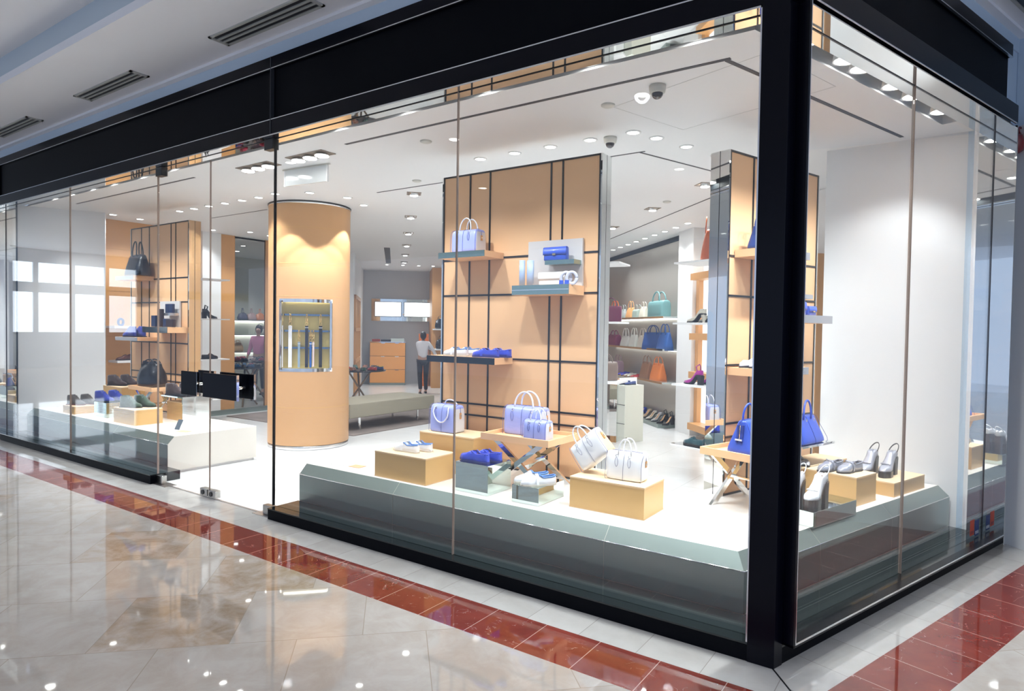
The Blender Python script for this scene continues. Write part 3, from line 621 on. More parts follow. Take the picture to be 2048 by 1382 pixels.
# shelves on the panels
def shelf(fr, x0, x1, y0, y1, z0, z1, m_, lb, name='shelf', edge=None):
    v = fr((x0+x1)/2, y1); t = thing(name, lb, 'shelf', (v.x, v.y, z0), fr.a); w = (x1-x0)/2; d = y1-y0; h = z1-z0
    MB().box(-w, w, -d, 0, 0, h).build('board', m_, t)
    if edge: MB().box(-w, w, -d-.004, -d, 0, h).build('front_edge', edge, t)
    return t
TEAL = mat('green_steel_edge', (.30,.42,.40), .15, .9)
shelf(A_, -3.04, -2.54, 1.03, 1.30, 2.20, 2.25, ORANGE, 'tan shelf with steel edge high on the long window panel', edge=TEAL)
shelf(A_, -3.17, -2.43, 1.04, 1.30, 1.305, 1.36, ORANGE, 'tan shelf with black edge holding loafers on the long window panel', edge=mat('black_steel_edge', (.03,.04,.05), .08, .9))
t = shelf(A_, -2.28, -1.755, 1.06, 1.30, 1.875, 1.95, ORANGE, 'double tan shelf with green steel edge on the long window panel', edge=TEAL)
MB().box(-.26,.262,-.246,-.240,.034,.040).build('edge_line', CHROME, t)
t = thing('shelf_back_plate', 'pale grey back plate with small upper shelf on the long window panel', 'display shelf', (-2.015,1.297,1.95))
MB().box(-.255,.255,-.022,0,0,.375).build('plate', mat('grey_plate', (.58,.55,.54), .3), t)
MB().box(-.02,.245,-.14,-.022,.165,.20).build('small_shelf', TEAL, t)
# ================================================================= GOODS: BUILDERS
def leather(name, c, rough=.38, coat=.15, bump=.15): return mat('leather_'+name, c, rough, coat=coat, bump=bump, bscale=350)
def suede(name, c): return mat('suede_'+name, c, .9, sheen=.4, bump=.25, bscale=250, spec=.2, var=.12, vscale=30)
STEELG = mat('gilt_hardware', (.80,.62,.36), .2, 1)
def seg(a, b, t): return a+(b-a)*t
def interp(tab, t):
    for i in range(len(tab)-1):
        if t <= tab[i+1][0]:
            u = (t-tab[i][0])/(tab[i+1][0]-tab[i][0]+1e-9); u = u*u*(3-2*u); return seg(tab[i][1], tab[i+1][1], u)
    return tab[-1][1]
def sst(a, b, t): u = max(0, min(1, (t-a)/(b-a))); return u*u*(3-2*u)
SHC = {}
def shoe(style, up, lin, sole, accent=None, L=.27):
    """toe towards -x, sole on z=0.  returns a list of (name, mesh, parent index) cached"""
    key = (style, up.name, lin.name, sole.name, accent.name if accent else '', L)
    if key in SHC: return SHC[key]
    parts = []
    heel = {'pump': .085, 'block': .095, 'platform': .095}.get(style, 0)
    plat = {'platform': .036}.get(style, 0)
    N = 26; M = 18
    wt = [(0,.012),(.06,.030),(.22,.047),(.38,.043),(.58,.033),(.8,.034),(.94,.028),(1,.012)]
    if style in ('pump','block','flat'): wt = [(0,.004),(.06,.018),(.25,.040),(.38,.038),(.58,.028),(.8,.029),(.94,.024),(1,.010)]
    if style == 'pump' or style == 'flat' or style == 'block': ht = [(0,.010),(.08,.026),(.26,.034),(.40,.042),(.60,.040),(.85,.052),(1,.056)]
    elif style in ('loafer',): ht = [(0,.014),(.07,.034),(.25,.044),(.40,.062),(.50,.066),(.62,.046),(.85,.050),(1,.058)]
    elif style == 'boot': ht = [(0,.014),(.07,.036),(.25,.050),(.40,.086),(.52,.125),(.62,.140),(.9,.136),(1,.125)]
    elif style == 'oxford': ht = [(0,.014),(.07,.034),(.25,.046),(.42,.070),(.52,.080),(.62,.056),(.85,.056),(1,.062)]
    else: ht = [(0,.010),(.07,.030),(.25,.044),(.45,.090),(.60,.105),(.7,.06),(.85,.05),(1,.05)]
    op0 = {'pump': .27, 'flat': .30, 'block': .27, 'loafer': .48, 'boot': .58, 'oxford': .56, 'platform': .62}[style]
    def zbase(t): return heel*sst(.38,.80,t) + plat*1.0
    ts = .010
    rings = []
    for i in range(N+1):
        t = i/N; w = interp(wt, t)*(L/.27); h = interp(ht, t)*(L/.27); zb = zbase(t)+ts; x = -L/2+L*t
        if style == 'boot' and t > .5: w *= 1.0
        o = sst(op0-.03, op0+.07, t)*(1-sst(.955,.985,t))
        fl = .014
        ring = []
        for j in range(M+1):
            a = PI*j/M; cs = math.cos(a); yy = -w*math.copysign(abs(cs)**.62, cs); s_ = math.sin(a)**.62
            zz = h*s_; u = abs(yy)/max(w,1e-6)
            if o > 0:
                k = sst(.86,.72,u) if False else (1-sst(.70,.84,u)); zr = h*(.93+.07*s_) if u > .70 else h
                wall = h*min(1, s_*1.35)
                zz = seg(zz, seg(wall, fl, k), o)
                if style == 'boot': yy *= seg(1, .92 if s_ > .5 else 1, o)
            ring.append((x, yy, zb+zz))
        ring.append((x, w*.5, zb)); ring.append((x, -w*.5, zb))
        rings.append(ring)
    nn = len(rings[0])
    def mf(i, j):
        t = (i+.5)/N
        if t > op0+.02 and t < .97 and j < M:
            y0 = abs(rings[i][j][1])/max(abs(rings[i][0][1]),1e-6); y1 = abs(rings[i][j+1][1])/max(abs(rings[i][0][1]),1e-6)
            if (y0+y1)/2 < .80: return 1
        return 0
    m = MB(); m.loft(rings, 0, True, True, True, mf); parts.append(('upper', m, [up, lin], None))
    # sole
    m = MB(); sr = []
    for i in range(N+1):
        t = i/N; w = interp(wt, t)*1.06*(L/.27)+.001; x = -L/2*1.02+L*1.02*t; zt = zbase(t)+ts+.002
        zl = 0 if not heel else (heel*sst(.38,.80,t))
        if plat: zl = 0 if t < .42 else seg(0, zt-.012, sst(.42,.50,t)) if t < .72 else zt-.012
        sr.append([(x,-w,zt),(x,w,zt),(x,w*.97,zl),(x,-w*.97,zl)])
    m.loft(sr, 0, False, True, True); parts.append(('sole', m, [sole], None))
    if heel:
        m = MB(); r = .010 if style == 'pump' else .024; xh = L/2-.028; zt = heel+plat*1.0+.004
        rr = [[(xh+sx*(r if k < .5 else r*.8+.012*k), sy*(r if k < .5 else .024), seg(0, zt, k)) for sx, sy in ((-1,-1),(1,-1),(1,1),(-1,1))] for k in (0,.3,.7,1.0)]
        m.loft(rr, 0, False); parts.append(('heel', m, [sole if style != 'pump' else up], None))
    elif style in ('oxford','boot'):
        m = MB().box(L*.20, L*.5, -.030, .030, -.0, .012); parts.append(('heel', m, [sole], None))
    if style == 'loafer':
        m = MB(); # saddle strap over the instep and collar
        t = .44; w = interp(wt, t); h = interp(ht, t)
        rs = []
        for tt in (.40,.48):
            w = interp(wt, tt)*1.04; h = interp(ht, tt)*1.05; x = -L/2+L*tt
            rs.append([(x, -w*math.copysign(abs(math.cos(PI*j/12))**.62, math.cos(PI*j/12)), ts+h*math.sin(PI*j/12)**.62) for j in range(13)])
        m.loft([rs[0], rs[1]], 0, True, False, False); parts.append(('strap', m, [up], None))
        m = MB()
        for sg in (-1, 1):
            p = []
            for k in range(9):
                tt = seg(op0, .955, k/8); w = interp(wt, tt); h = interp(ht, tt); p.append((-L/2+L*tt, sg*w*.80, ts+h*1.0))
            m.tube(p, .005, 6)
        m.tube([(-L/2+L*.955,-.022,ts+.054),(L/2-.006,-.010,ts+.057),(L/2-.006,.010,ts+.057),(-L/2+L*.955,.022,ts+.054)], .005, 6)
        parts.append(('collar', m, [accent or up], None))
        m = MB()
        for r_ in range(3):
            for c_ in range(9): m.cyl(-L/2+.03+c_*.026, -.02+r_*.02, -.0005, .004, .005, 6)
        parts.append(('rubber_studs', m, [sole], None))
    if style in ('boot','oxford'):
        m = MB()
        for k in range(4 if style == 'oxford' else 3):
            tt = seg(.40,.52,k/3); h = interp(ht, tt); x = -L/2+L*tt
            m.tube([(x,-.016,ts+h*.985),(x+.004,0,ts+h*1.02+.002),(x,.016,ts+h*.985)], .0022, 5)
        parts.append(('laces', m, [accent or sole], None))
    if style == 'platform':
        m = MB(); zt = zbase(1)+.06
        p = [(L*.30, -.030, zbase(.8)+.05)]+[(L*.32+.075*math.sin(a), -.030*math.cos(a), zbase(.9)+.055+.05*math.sin(a)) for a in [k*PI/10 for k in range(1,10)]]+[(L*.30,.030,zbase(.8)+.05)]
        m.tube(p, .006, 8, flat=.5); parts.append(('ankle_strap', m, [accent or up], None))
        m = MB()
        for k in range(7): yy = -.030+.010*k; m.box(-.055,-.010,yy,yy+.0085,plat+.060+.0*k,plat+.066)
        parts.append(('fringe', m, [up], None))
    if style == 'block':
        m = MB(); m.tube([(L*.30, -.026, heel+.055),(L*.26,-.034,heel+.10),(L*.33,0,heel+.125),(L*.26,.034,heel+.10),(L*.30,.026,heel+.055)], .006, 6); parts.append(('ankle_strap', m, [accent or up], None))
    if accent and style in ('pump','flat'):
        m = MB(); m.box(-L*.5+.03, -L*.5+.045, -.012, .012, .040, .046); parts.append(('bow', m, [accent], None))
    SHC[key] = parts; return parts
MESHC = {}
def put_shoe(style, cols, loc, rot, label, group=None, L=.27, tilt=None):
    up, lin, sole = cols[:3]; acc = cols[3] if len(cols) > 3 else None
    nm = {'pump':'pump','flat':'ballet_flat','block':'heeled_sandal','loafer':'loafer','boot':'ankle_boot','oxford':'lace_up_shoe','platform':'platform_sandal'}[style]
    t = thing(nm, label, 'shoe', loc, rot, group)
    if tilt: t.rotation_euler = (tilt[0], tilt[1], rot)
    for k, (pn, mb, ms, _) in enumerate(shoe(style, up, lin, sole, acc, L)):
        key = (id(mb), k)
        if key in MESHC:
            o = bpy.data.objects.new(pn, MESHC[key]); COL.objects.link(o); o.parent = t
        else:
            o = mb.build(pn, ms, t); MESHC[key] = o.data
    return t
def se(w, d, z, n=32, e=5, ox=0, oy=0):
    r = []
    for i in range(n):
        a = 2*PI*i/n+PI/n; c, s = math.cos(a), math.sin(a)
        r.append((ox+w/2*math.copysign(abs(c)**(2/e), c), oy+d/2*math.copysign(abs(s)**(2/e), s), z))
    return r
def arcpath(x0, x1, y, z0, h, n=14, lean=0, dy=0):
    p = []
    for i in range(n+1):
        a = PI*i/n; k = math.sin(a); p.append((seg(x0,x1,.5-.5*math.cos(a)) , y+dy*k, z0+h*(k**.75)))
    return p
def bag(name, label, loc, rot, W_, D, H, col, trim=None, end=None, hh=.12, style='duffle', droop=False, group=None, cat='handbag', hcol=None, hw=.24, tilt=None, detail=True, sub=1):
    t = thing(name, label, cat, loc, rot, group)
    if tilt: t.rotation_euler = tilt
    trim = trim or col; end = end or col; hcol = hcol or col
    m = MB(); n = 32
    if style == 'duffle':
        prof = [(0,.96,.96),(.015,1,1),(.3,1.0,1.0),(.7,1.0,.97),(.88,.995,.86),(.96,.98,.66),(1.0,.95,.34)]
        e = 7
    elif style == 'trapeze':
        prof = [(0,.94,.94),(.03,1,1),(.15,.99,.98),(.4,.90,.80),(.65,.84,.58),(.85,.83,.40),(.95,.82,.30),(1.0,.78,.14)]; e = 5
    elif style == 'slouch':
        prof = [(0,.80,.80),(.03,.90,.95),(.2,1.0,1.02),(.45,.98,.92),(.7,.86,.66),(.88,.80,.42),(.97,.84,.22),(1.0,.84,.12)]; e = 3.2
    elif style == 'winged':
        prof = [(0,.95,.95),(.03,1,1),(.5,.98,.92),(.8,.99,.75),(.93,1.02,.55),(1.0,1.03,.30)]; e = 6
    elif style == 'tote':
        prof = [(0,.94,.94),(.02,1,1),(.3,.97,.9),(.6,.91,.66),(.85,.87,.42),(1.0,.88,.22)]; e = 5
    else: prof = [(0,.96,.96),(.03,1,1),(.5,1,.9),(.9,.98,.6),(1,.94,.3)]; e = 6
    rs = [se(W_*a, D*b, H*z, n, e) for z, a, b in prof]
    if style == 'slouch':
        rnd = random.Random(5)
        for i, r in enumerate(rs):
            k = prof[i][0]
            rs[i] = [(x*(1+.03*math.sin(9*k+j*.9)), y*(1+.10*k*math.sin(j*1.7+4*k)), z+(.035*math.sin(x*26+1.2) if k > .8 else .012*math.sin(x*20) if k > .4 else 0)*(H/.3)) for j, (x,y,z) in enumerate(r)]
    endx = W_*.44
    def mf(i, j):
        x = sum(rs[i][q % n][0] for q in (j, j+1))/2
        return 1 if abs(x) > W_*prof[i][1]*.475 and prof[i][0] < .8 else 0
    m.loft(rs, 0, True, True, True, mf); b = m.build('body', [col, end], t)
    if sub: s = b.modifiers.new('sub', 'SUBSURF'); s.levels = 1; s.render_levels = 1
    # handles
    yh = D*.30 if style in ('duffle','winged') else D*.20; xo = W_*hw; r = max(.0045, W_*.020)
    zt = H*.93
    for k, sg in enumerate((-1, 1)):
        if droop and sg == -1:
            p = [(-xo, -D*.40, zt*.97),(-xo*1.05,-D*.52,H*.90)]
            p += [(-xo*1.25*math.cos(a)+ .0, -D*.56, H*.86-H*.50*math.sin(a)) for a in [i*PI/12 for i in range(1,12)]]
            p += [(xo*1.15,-D*.52,H*.88),(xo,-D*.40,zt*.97)]
        else:
            p = arcpath(-xo, xo, sg*yh, zt-.012, hh+.012, dy=-sg*yh*.3)
            if style == 'trapeze': p = [(x+(.02 if sg < 0 else -.01)*(z-zt)/max(hh,.01), y, z) for x,y,z in p]
        hnd = MB().tube(p, r, 8); hnd.build('handle', hcol, t)
    if not detail: return t
    # tabs and rings on the front and back
    for sg in (-1, 1):
        for sx in (-1, 1):
            if style == 'duffle' or style == 'winged':
                yb = sg*(D/2+.0015); cx_ = sx*xo; L = H*.34; z0 = H*.82
                tb = MB(); lf = [(cx_+.30*L*.55*math.sin(a)*abs(math.sin(a))**.3, yb, z0-L/2-L/2*math.cos(a)) for a in [2*PI*i/16 for i in range(16)]]
                tb.tube(lf+lf[:1], .0016, 5); tb.build('tab_stitching', trim, t)
            rg = MB(); ry = sg*(D*.44 if style in ('duffle','winged') else D*.30); rg.tube([(sx*xo+.009*math.cos(a), ry-sg*.0, H*.86+.010*math.sin(a)) for a in [2*PI*i/10 for i in range(11)]], .0025, 5); rg.build('ring', SILVER, t)
    if style == 'trapeze':
        for y0 in (-.024, .010):
            q = [(.34,.945),(.60,.865),(.84,.845)]
            m = MB(); m.loft([[(-W_/2*k-.007, y0, H*z), (-W_/2*k-.007, y0+.014, H*z), (-W_/2*k+.004, y0+.014, H*z), (-W_/2*k+.004, y0, H*z)] for z, k in q], 0, False); m.build('end_strap', trim, t)
        m = MB(); m.tube([(-W_/2*.90-.006, 0, H*.46),(-W_/2*.86-.008, 0, H*.66),(-W_/2*.84-.008,0,H*.84)], .003, 6); m.build('end_zip', STEELG, t)
        MB().box(-W_/2*.93-.012, -W_/2*.93+.002, -.027, .027, H*.40, H*.45).build('strap_buckle', SILVER, t)
    # centre seam, side piping, zip
    def outline(x, k=1.002):
        pts = []
        for sg in (-1, 1):
            q = [(x, sg*D/2*b_*k+sg*.0008, H*z) for z, a, b_ in prof]
            pts += q if sg == -1 else q[::-1]
        return pts
    m = MB(); m.tube(outline(0), .0014, 5)
    if style in ('duffle','winged','trapeze'):
        for sx in (-1, 1):
            pts = [(sx*W_/2*a*.975, sg2*D/2*b_*.985, H*z) for sg2 in (-1,) for z, a, b_ in prof]; m.tube(pts, .0018, 5)
    m.build('piping', trim, t)
    m = MB(); m.tube([(-W_*.47, 0, H*.90),(-W_*.40,0,H*.995),(0,0,H*1.003),(W_*.40,0,H*.995),(W_*.49,0,H*.90),(W_*.503,0,H*.70)], .003, 6); m.build('zip', trim, t)
    tg = MB().box(W_*.497, W_*.515, -.011, .011, H*.50, H*.72).build('zip_tab', mat('tan_tab', (.62,.30,.10), .4), t)
    MB().box(W_*.513, W_*.530, -.007, .007, H*.57, H*.65).build('lock', SILVER, tg)
    return t
def blockbox(label, fr, x0, x1, y0, y1, z0, z1, kind='gold', rot=0, cat='display block'):
    v = fr((x0+x1)/2, (y0+y1)/2); w, d, h = (x1-x0)/2, (y1-y0)/2, z1-z0
    t = thing('display_block', label, cat, (v.x, v.y, z0+.0005), fr.a+rot)
    if kind == 'gold':
        m = MB(); m.box(-w+.001, w-.001, -d+.001, d-.001, .001, h-.006); m.build('leather_sides', GOLD, t)
        m = MB(); m.box(-w, w, -d, d, h-.006, h); m.build('top_board', PALEB, t)
        m = MB(); g = .004
        for z in (0, h-.012): 
            m.box(-w-.001,w+.001,-d-.001,-d+g,z,z+.006); m.box(-w-.001,w+.001,d-g,d+.001,z,z+.006); m.box(-w-.001,-w+g,-d,d,z,z+.006); m.box(w-g,w+.001,-d,d,z,z+.006)
        m.build('edge_trim', mat('block_trim', (.72,.47,.24), .45), t)
    else:
        m = MB(); m.box(-w, w, -d, d, 0, h); m.build('steel_body', STEELB, t, bevel=.0015)
        MB().box(-w-.001, w+.001, -d-.001, d+.001, h*.0, .004).build('foot_edge', mat('satin_steel', (.72,.71,.70), .25, 1), t)
    return t
def traytable(label, fr, x0, x1, y0, y1, ztop, zfloor):
    cx_, cy_ = (x0+x1)/2, (y0+y1)/2; v = fr(cx_, cy_); w, d = (x1-x0)/2, (y1-y0)/2
    t = thing('tray_table', label, 'table', (v.x, v.y, zfloor+.0005), fr.a); H = ztop-zfloor; r = .05
    m = MB(); m.box(-w,w,-d,-d+.016,H-r,H); m.box(-w,w,d-.016,d,H-r,H); m.box(-w,-w+.016,-d+.016,d-.016,H-r,H); m.box(w-.016,w,-d+.016,d-.016,H-r,H); m.build('tray_rim', TRAY, t)
    MB().box(-w+.016,w-.016,-d+.016,d-.016,H-r+.012,H-r+.022).build('tray_floor', TRAY, t)
    for sy in (-1, 1):
        for sx in (-1, 1):
            yy = sy*d*.72; m = MB(); h2 = H-r-.002
            a = Vector((-sx*w*.70, 0, h2)); b = Vector((sx*w*.80, 0, 0)); wd = .030; yo = .012*sx
            m.add([(a.x-wd,yy-.011+yo,h2),(a.x+wd,yy-.011+yo,h2),(a.x+wd,yy+.011+yo,h2),(a.x-wd,yy+.011+yo,h2),(b.x-wd,yy-.011+yo,0),(b.x+wd,yy-.011+yo,0),(b.x+wd,yy+.011+yo,0),(b.x-wd,yy+.011+yo,0)],
                  [(0,1,2,3),(7,6,5,4),(0,4,5,1),(1,5,6,2),(2,6,7,3),(3,7,4,0)]); m.build('leg', CHROME, t)
    MB().box(-.02,.02,-d*.72,d*.72,H*.41,H*.45).build('cross_bar', CHROME, t)
    return t
# ---- materials of the goods
LILAC = leather('lilac', (.34,.39,.80), .36); LILACE = leather('lilac_end', (.62,.62,.66), .4); LILTRIM = mat('lilac_trim', (.09,.11,.36), .5); LILH = leather('lilac_handle', (.80,.80,.86), .35)
WHL = leather('white', (.84,.84,.86), .35); WHTRIM = mat('white_trim', (.22,.22,.32), .5)
BLUEL = leather('blue', (.035,.09,.52), .36); BLUETR = mat('blue_trim', (.012,.03,.22), .45); BLACKL = leather('black', (.008,.009,.014), .26, coat=.3, bump=.25)
NAVYL = leather('navy', (.012,.04,.20), .38)
TANL = leather('tan_lining', (.62,.36,.18), .55)
S_WB = (leather('shoe_white', (.80,.80,.83), .4), leather('sky_lining', (.30,.45,.72), .5), mat('sole_cream', (.60,.54,.46), .7), leather('collar_blue', (.10,.24,.58), .45))
S_BL = (leather('shoe_cobalt', (.04,.07,.55), .36), TANL, mat('sole_navy', (.02,.025,.16), .6), leather('shoe_cobalt', (.04,.07,.55), .36))
S_SV = (mat('silver_snake', (.42,.44,.52), .3, .5, bump=.5, bscale=160), leather('tan_insole', (.58,.30,.12), .5), mat('sole_dark', (.02,.02,.025), .5), mat('silver_snake', (.42,.44,.52), .3))
S_WP = (leather('sandal_white', (.82,.81,.82), .4), leather('brown_lining', (.20,.09,.05), .4), mat('brown_platform', (.045,.018,.012), .25, coat=.4), leather('sandal_white', (.82,.81,.82), .4))
S_BP = (mat('silver_fringe', (.50,.51,.58), .35, .4), leather('black_lining', (.02,.02,.025), .4), mat('black_platform', (.008,.008,.01), .3), leather('strap_black', (.02,.02,.025), .4))
S_CB = (suede('blue', (.03,.045,.32)), suede('blue_in', (.02,.03,.16)), mat('sole_black', (.012,.012,.016), .5), suede('blue', (.03,.045,.32)))
S_CG = (suede('green', (.055,.085,.06)), suede('green_in', (.03,.05,.04)), mat('sole_black', (.012,.012,.016), .5), suede('green', (.055,.085,.06)))
S_CW = (suede('brown', (.045,.026,.026)), suede('brown_in', (.03,.018,.018)), mat('sole_black', (.012,.012,.016), .5), suede('brown', (.045,.026,.026)))
S_GB = (suede('grey_brown', (.10,.085,.075)), suede('brown_in', (.03,.018,.018)), mat('sole_red', (.16,.03,.03), .5), suede('grey_brown', (.10,.085,.075)))
S_BK = (leather('shoe_black', (.010,.010,.014), .2, coat=.4), leather('black_in', (.02,.02,.02), .5), mat('sole_black', (.012,.012,.016), .5))
S_BR = (leather('shoe_brown', (.10,.03,.018), .3), TANL, mat('sole_black', (.012,.012,.016), .5))
# ================================================================= GOODS IN THE LONG WINDOW
blockbox('wide tan block carrying white and blue loafers, front left of the corner platform', A_, -3.16, -2.61, .42, .77, HP, .605)
blockbox('square mirror steel block carrying cobalt loafers in the long window', A_, -2.35, -2.05, .46, .75, HP, .618, 'steel')
blockbox('low mirror steel block carrying white loafers in the long window', A_, -1.84, -1.62, .46, .80, HP, .522, 'steel')
blockbox('long tan block carrying two white handbags in the long window', A_, -1.46, -.92, .60, .93, HP, .608)
blockbox('tall tan block carrying a lilac handbag beside the tray table', A_, -3.09, -2.505, .87, 1.19, HP, .715)
traytable('apricot tray table on crossed chrome legs holding two lilac handbags', A_, -2.325, -1.715, .73, 1.19, .80, HP)
bag('handbag', 'lilac handbag with drooping front handle on the tall tan block', (-2.90,1.01,.717), 0, .285, .16, .235, LILAC, LILTRIM, LILACE, .05, droop=True, hcol=LILH)
bag('handbag', 'larger lilac handbag with upright handles on the tray table', (-2.10,1.035,.773), 0, .36, .17, .225, LILAC, LILTRIM, LILACE, .125, hcol=LILH)
bag('handbag', 'small lilac handbag with upright handles in front on the tray table', (-1.865,.83,.773), 0, .205, .13, .160, LILAC, LILTRIM, LILACE, .09, hcol=LILH, hw=.22)
bag('handbag', 'white handbag standing upright on the long tan block', (-1.115,.765,.610), .02, .265, .15, .185, WHL, WHTRIM, WHL, .095, style='winged', hcol=WHL, hw=.17)
ca = math.radians(41)
bag('handbag', 'white handbag tipped on its corner on the long tan block', (-1.335,.80,.610+.131*math.sin(ca)+.002), 0, .262, .15, .20, WHL, WHTRIM, mat('tan_side', (.70,.48,.28), .5), .10, style='winged', hcol=WHL, hw=.20, tilt=(0,-ca,0))
def pair(style, cols, fr, x, y, z, rot, dx, dy, lab1, lab2, L=.27, g=None, drot=0.0):
    v = fr(x, y); w = fr(x+dx, y+dy); put_shoe(style, cols, (v.x, v.y, z), fr.a+rot, lab1, g, L); put_shoe(style, cols, (w.x, w.y, z), fr.a+rot+drot, lab2, g, L)
pair('loafer', S_WB, A_, -2.935, .55, .606, -.05, .045, .10, 'white loafer with blue collar on the wide tan block, nearer the glass', 'white loafer with blue collar on the wide tan block, farther one', .27, drot=.05)
pair('loafer', S_BL, A_, -2.24, .55, .619, -.12, .04, .095, 'cobalt blue loafer on the square steel block, nearer the glass', 'cobalt blue loafer on the square steel block, farther one', .28, drot=.04)
pair('loafer', S_WB, A_, -1.77, .60, .523, .85, .09, -.05, 'white loafer on the low steel block, left one', 'white loafer on the low steel block, right one', .25)
# shelf goods
bag('handbag', 'pale lilac handbag on the high shelf of the long window panel', (-2.80,1.145,2.251), 0, .275, .17, .195, LILAC, LILTRIM, LILACE, .11, hcol=LILH, hw=.22)
pair('loafer', S_WB, A_, -2.90, 1.11, 1.361, -.03, .05, .10, 'white loafer with blue collar on the middle panel shelf, front one', 'white loafer with blue collar on the middle panel shelf, back one')
pair('loafer', S_BL, A_, -2.575, 1.11, 1.361, -.03, .055, .10, 'cobalt loafer on the middle panel shelf, front one', 'cobalt loafer on the middle panel shelf, back one')
def wallet(label, loc, rot, w, d, h, m_, clasp=True, nm='clutch'):
    t = thing(nm, label, 'wallet', loc, rot)
    m = MB(); m.loft([se(w*a, d*b, h*z, 24, 6) for z, a, b in ((0,.97,.85),(.06,1,1),(.5,1,.95),(.92,1,.7),(1,.97,.4))]); m.build('body', m_, t)
    m = MB(); m.loft([se(w*1.01, .006, z, 24, 8, 0, -d/2*k) for z, k in ((h*.40,1.04),(h*.60,1.05),(h*.95,.85),(h*1.01,.4))]); m.build('flap', m_, t)
    if clasp: MB().box(-.014,.014,-d/2*1.06-.008,-d/2*1.0,h*.36,h*.50).build('clasp', STEELG, t)
    return t
wallet('cobalt blue clutch with gilt clasp on the small upper shelf', (-1.955,1.20,2.151), 0, .21, .06, .105, BLUEL)
wallet('white zipped clutch leaning on the double shelf', (-1.955,1.14,1.952), 0, .225, .05, .10, WHL, False)
for i, x in enumerate((-2.225,-2.165)):
    m = MB(); m.loft([se(.062 if i else .05, .03, z, 24, 2.4) for z in (0,.10,.205)]); o = m.build('long_wallet', leather('pale_blue', (.38,.48,.68), .45), None, (x,1.12+.03*i,1.951), .1); tag(o, f'pale blue long wallet standing on the double shelf, {"left" if not i else "right"} one', 'wallet')
for i, x in enumerate((-1.815,-1.765)):
    t = thing('bracelet', f'pale leather bracelet with cobalt tag on the double shelf, {"left" if not i else "right"} one', 'bracelet', (x+.01,1.10,1.951), .5)
    m = MB(); m.tube([(.038*math.cos(a), 0, .048+.044*math.sin(a)) for a in [2*PI*i_/24 for i_ in range(25)]], .007, 8, flat=1.8); m.build('band', leather('bracelet', (.55,.56,.66), .4), t)
    MB().box(-.052,-.020,-.016,.010,.0,.030).build('tag', BLUEL, t)
# ================================================================= GOODS IN THE SHORT WINDOW
FB = B_
traytable('apricot tray table on crossed chrome legs holding a blue handbag by the corner post', FB, .925, 1.50, .70, 1.13, .80, HP)
v = FB(1.19, .885); bag('handbag', 'blue trapeze handbag on the tray table by the corner post', (v.x, v.y, .773), FB.a, .36, .235, .235, BLUEL, BLUETR, BLUEL, .115, style='trapeze', hcol=BLUEL, hw=.17)
# strap on its end face
blockbox('low mirror steel block carrying white and brown sandals in the short window', FB, 1.03, 1.58, .36, .66, HP, .497, 'steel')
blockbox('square tan block carrying silver loafers in the short window', FB, 1.77, 2.07, .45, .82, HP, .602)
blockbox('low tan block carrying black platform sandals in the short window', FB, 2.27, 2.81, .41, .80, HP, .505)
blockbox('tan block under the steel bridge in the short window', FB, 1.76, 2.44, .84, 1.10, HP, .60)
def bridge(label, fr, x0, x1, y0, y1, z0, z1, legs):
    v = fr((x0+x1)/2, (y0+y1)/2); w, d, h = (x1-x0)/2, (y1-y0)/2, z1-z0
    t = thing('steel_bridge', label, 'display stand', (v.x, v.y, z0+.0005), fr.a)
    MB().box(-w,w,-d,d,h-.018,h).build('top_plate', MIRROR, t, bevel=.001)
    if 'l' in legs: MB().box(-w,-w+.012,-d,d,0,h-.018).build('side_plate', MIRROR, t)
    if 'r' in legs: MB().box(w-.012,w,-d,d,0,h-.018).build('side_plate', MIRROR, t)
    if 'R' in legs: MB().box(w-.012,w,-d,d,.206,h-.018).build('side_plate', MIRROR, t)
    if 'b' in legs: MB().box(-w+.012,w-.012,d-.012,d,.0,h-.018).build('back_plate', MIRROR, t)
    return t
bridge('mirror steel bridge carrying a blue handbag in the short window', FB, 1.62, 2.20, .82, 1.12, HP, .765, 'lb')
v = FB(1.93, .95); bag('handbag', 'blue trapeze handbag with crossing handles on the steel bridge', (v.x, v.y, .767), FB.a+.05, .40, .235, .205, BLUEL, BLUETR, BLUEL, .13, style='trapeze', hcol=BLUEL, hw=.15)
pair('platform', S_WP, FB, 1.15, .56, .498, .12, .085, -.105, 'white and brown platform sandal on the low steel block, left one', 'white and brown platform sandal on the low steel block, right one', .26, drot=-.06)
pair('loafer', S_SV, FB, 1.86, .68, .603, -.12, .075, -.105, 'silver grey loafer on the square tan block, left one', 'silver grey loafer on the square tan block, right one', .26)
pair('platform', S_BP, FB, 2.42, .66, .506, .05, .08, -.11, 'black and silver platform sandal on the low tan block, left one', 'black and silver platform sandal on the low tan block, right one', .25)
v = FB(1.86, .93); put_shoe('block', S_BP, (v.x, v.y, .601), FB.a+.8, 'black and silver heeled sandal under the steel bridge', None, .24) if False else None
v = FB(1.90,.915); put_shoe('flat', S_BP, (v.x, v.y, .601), FB.a+.9, 'black and silver shoe under the steel bridge', None, .22)
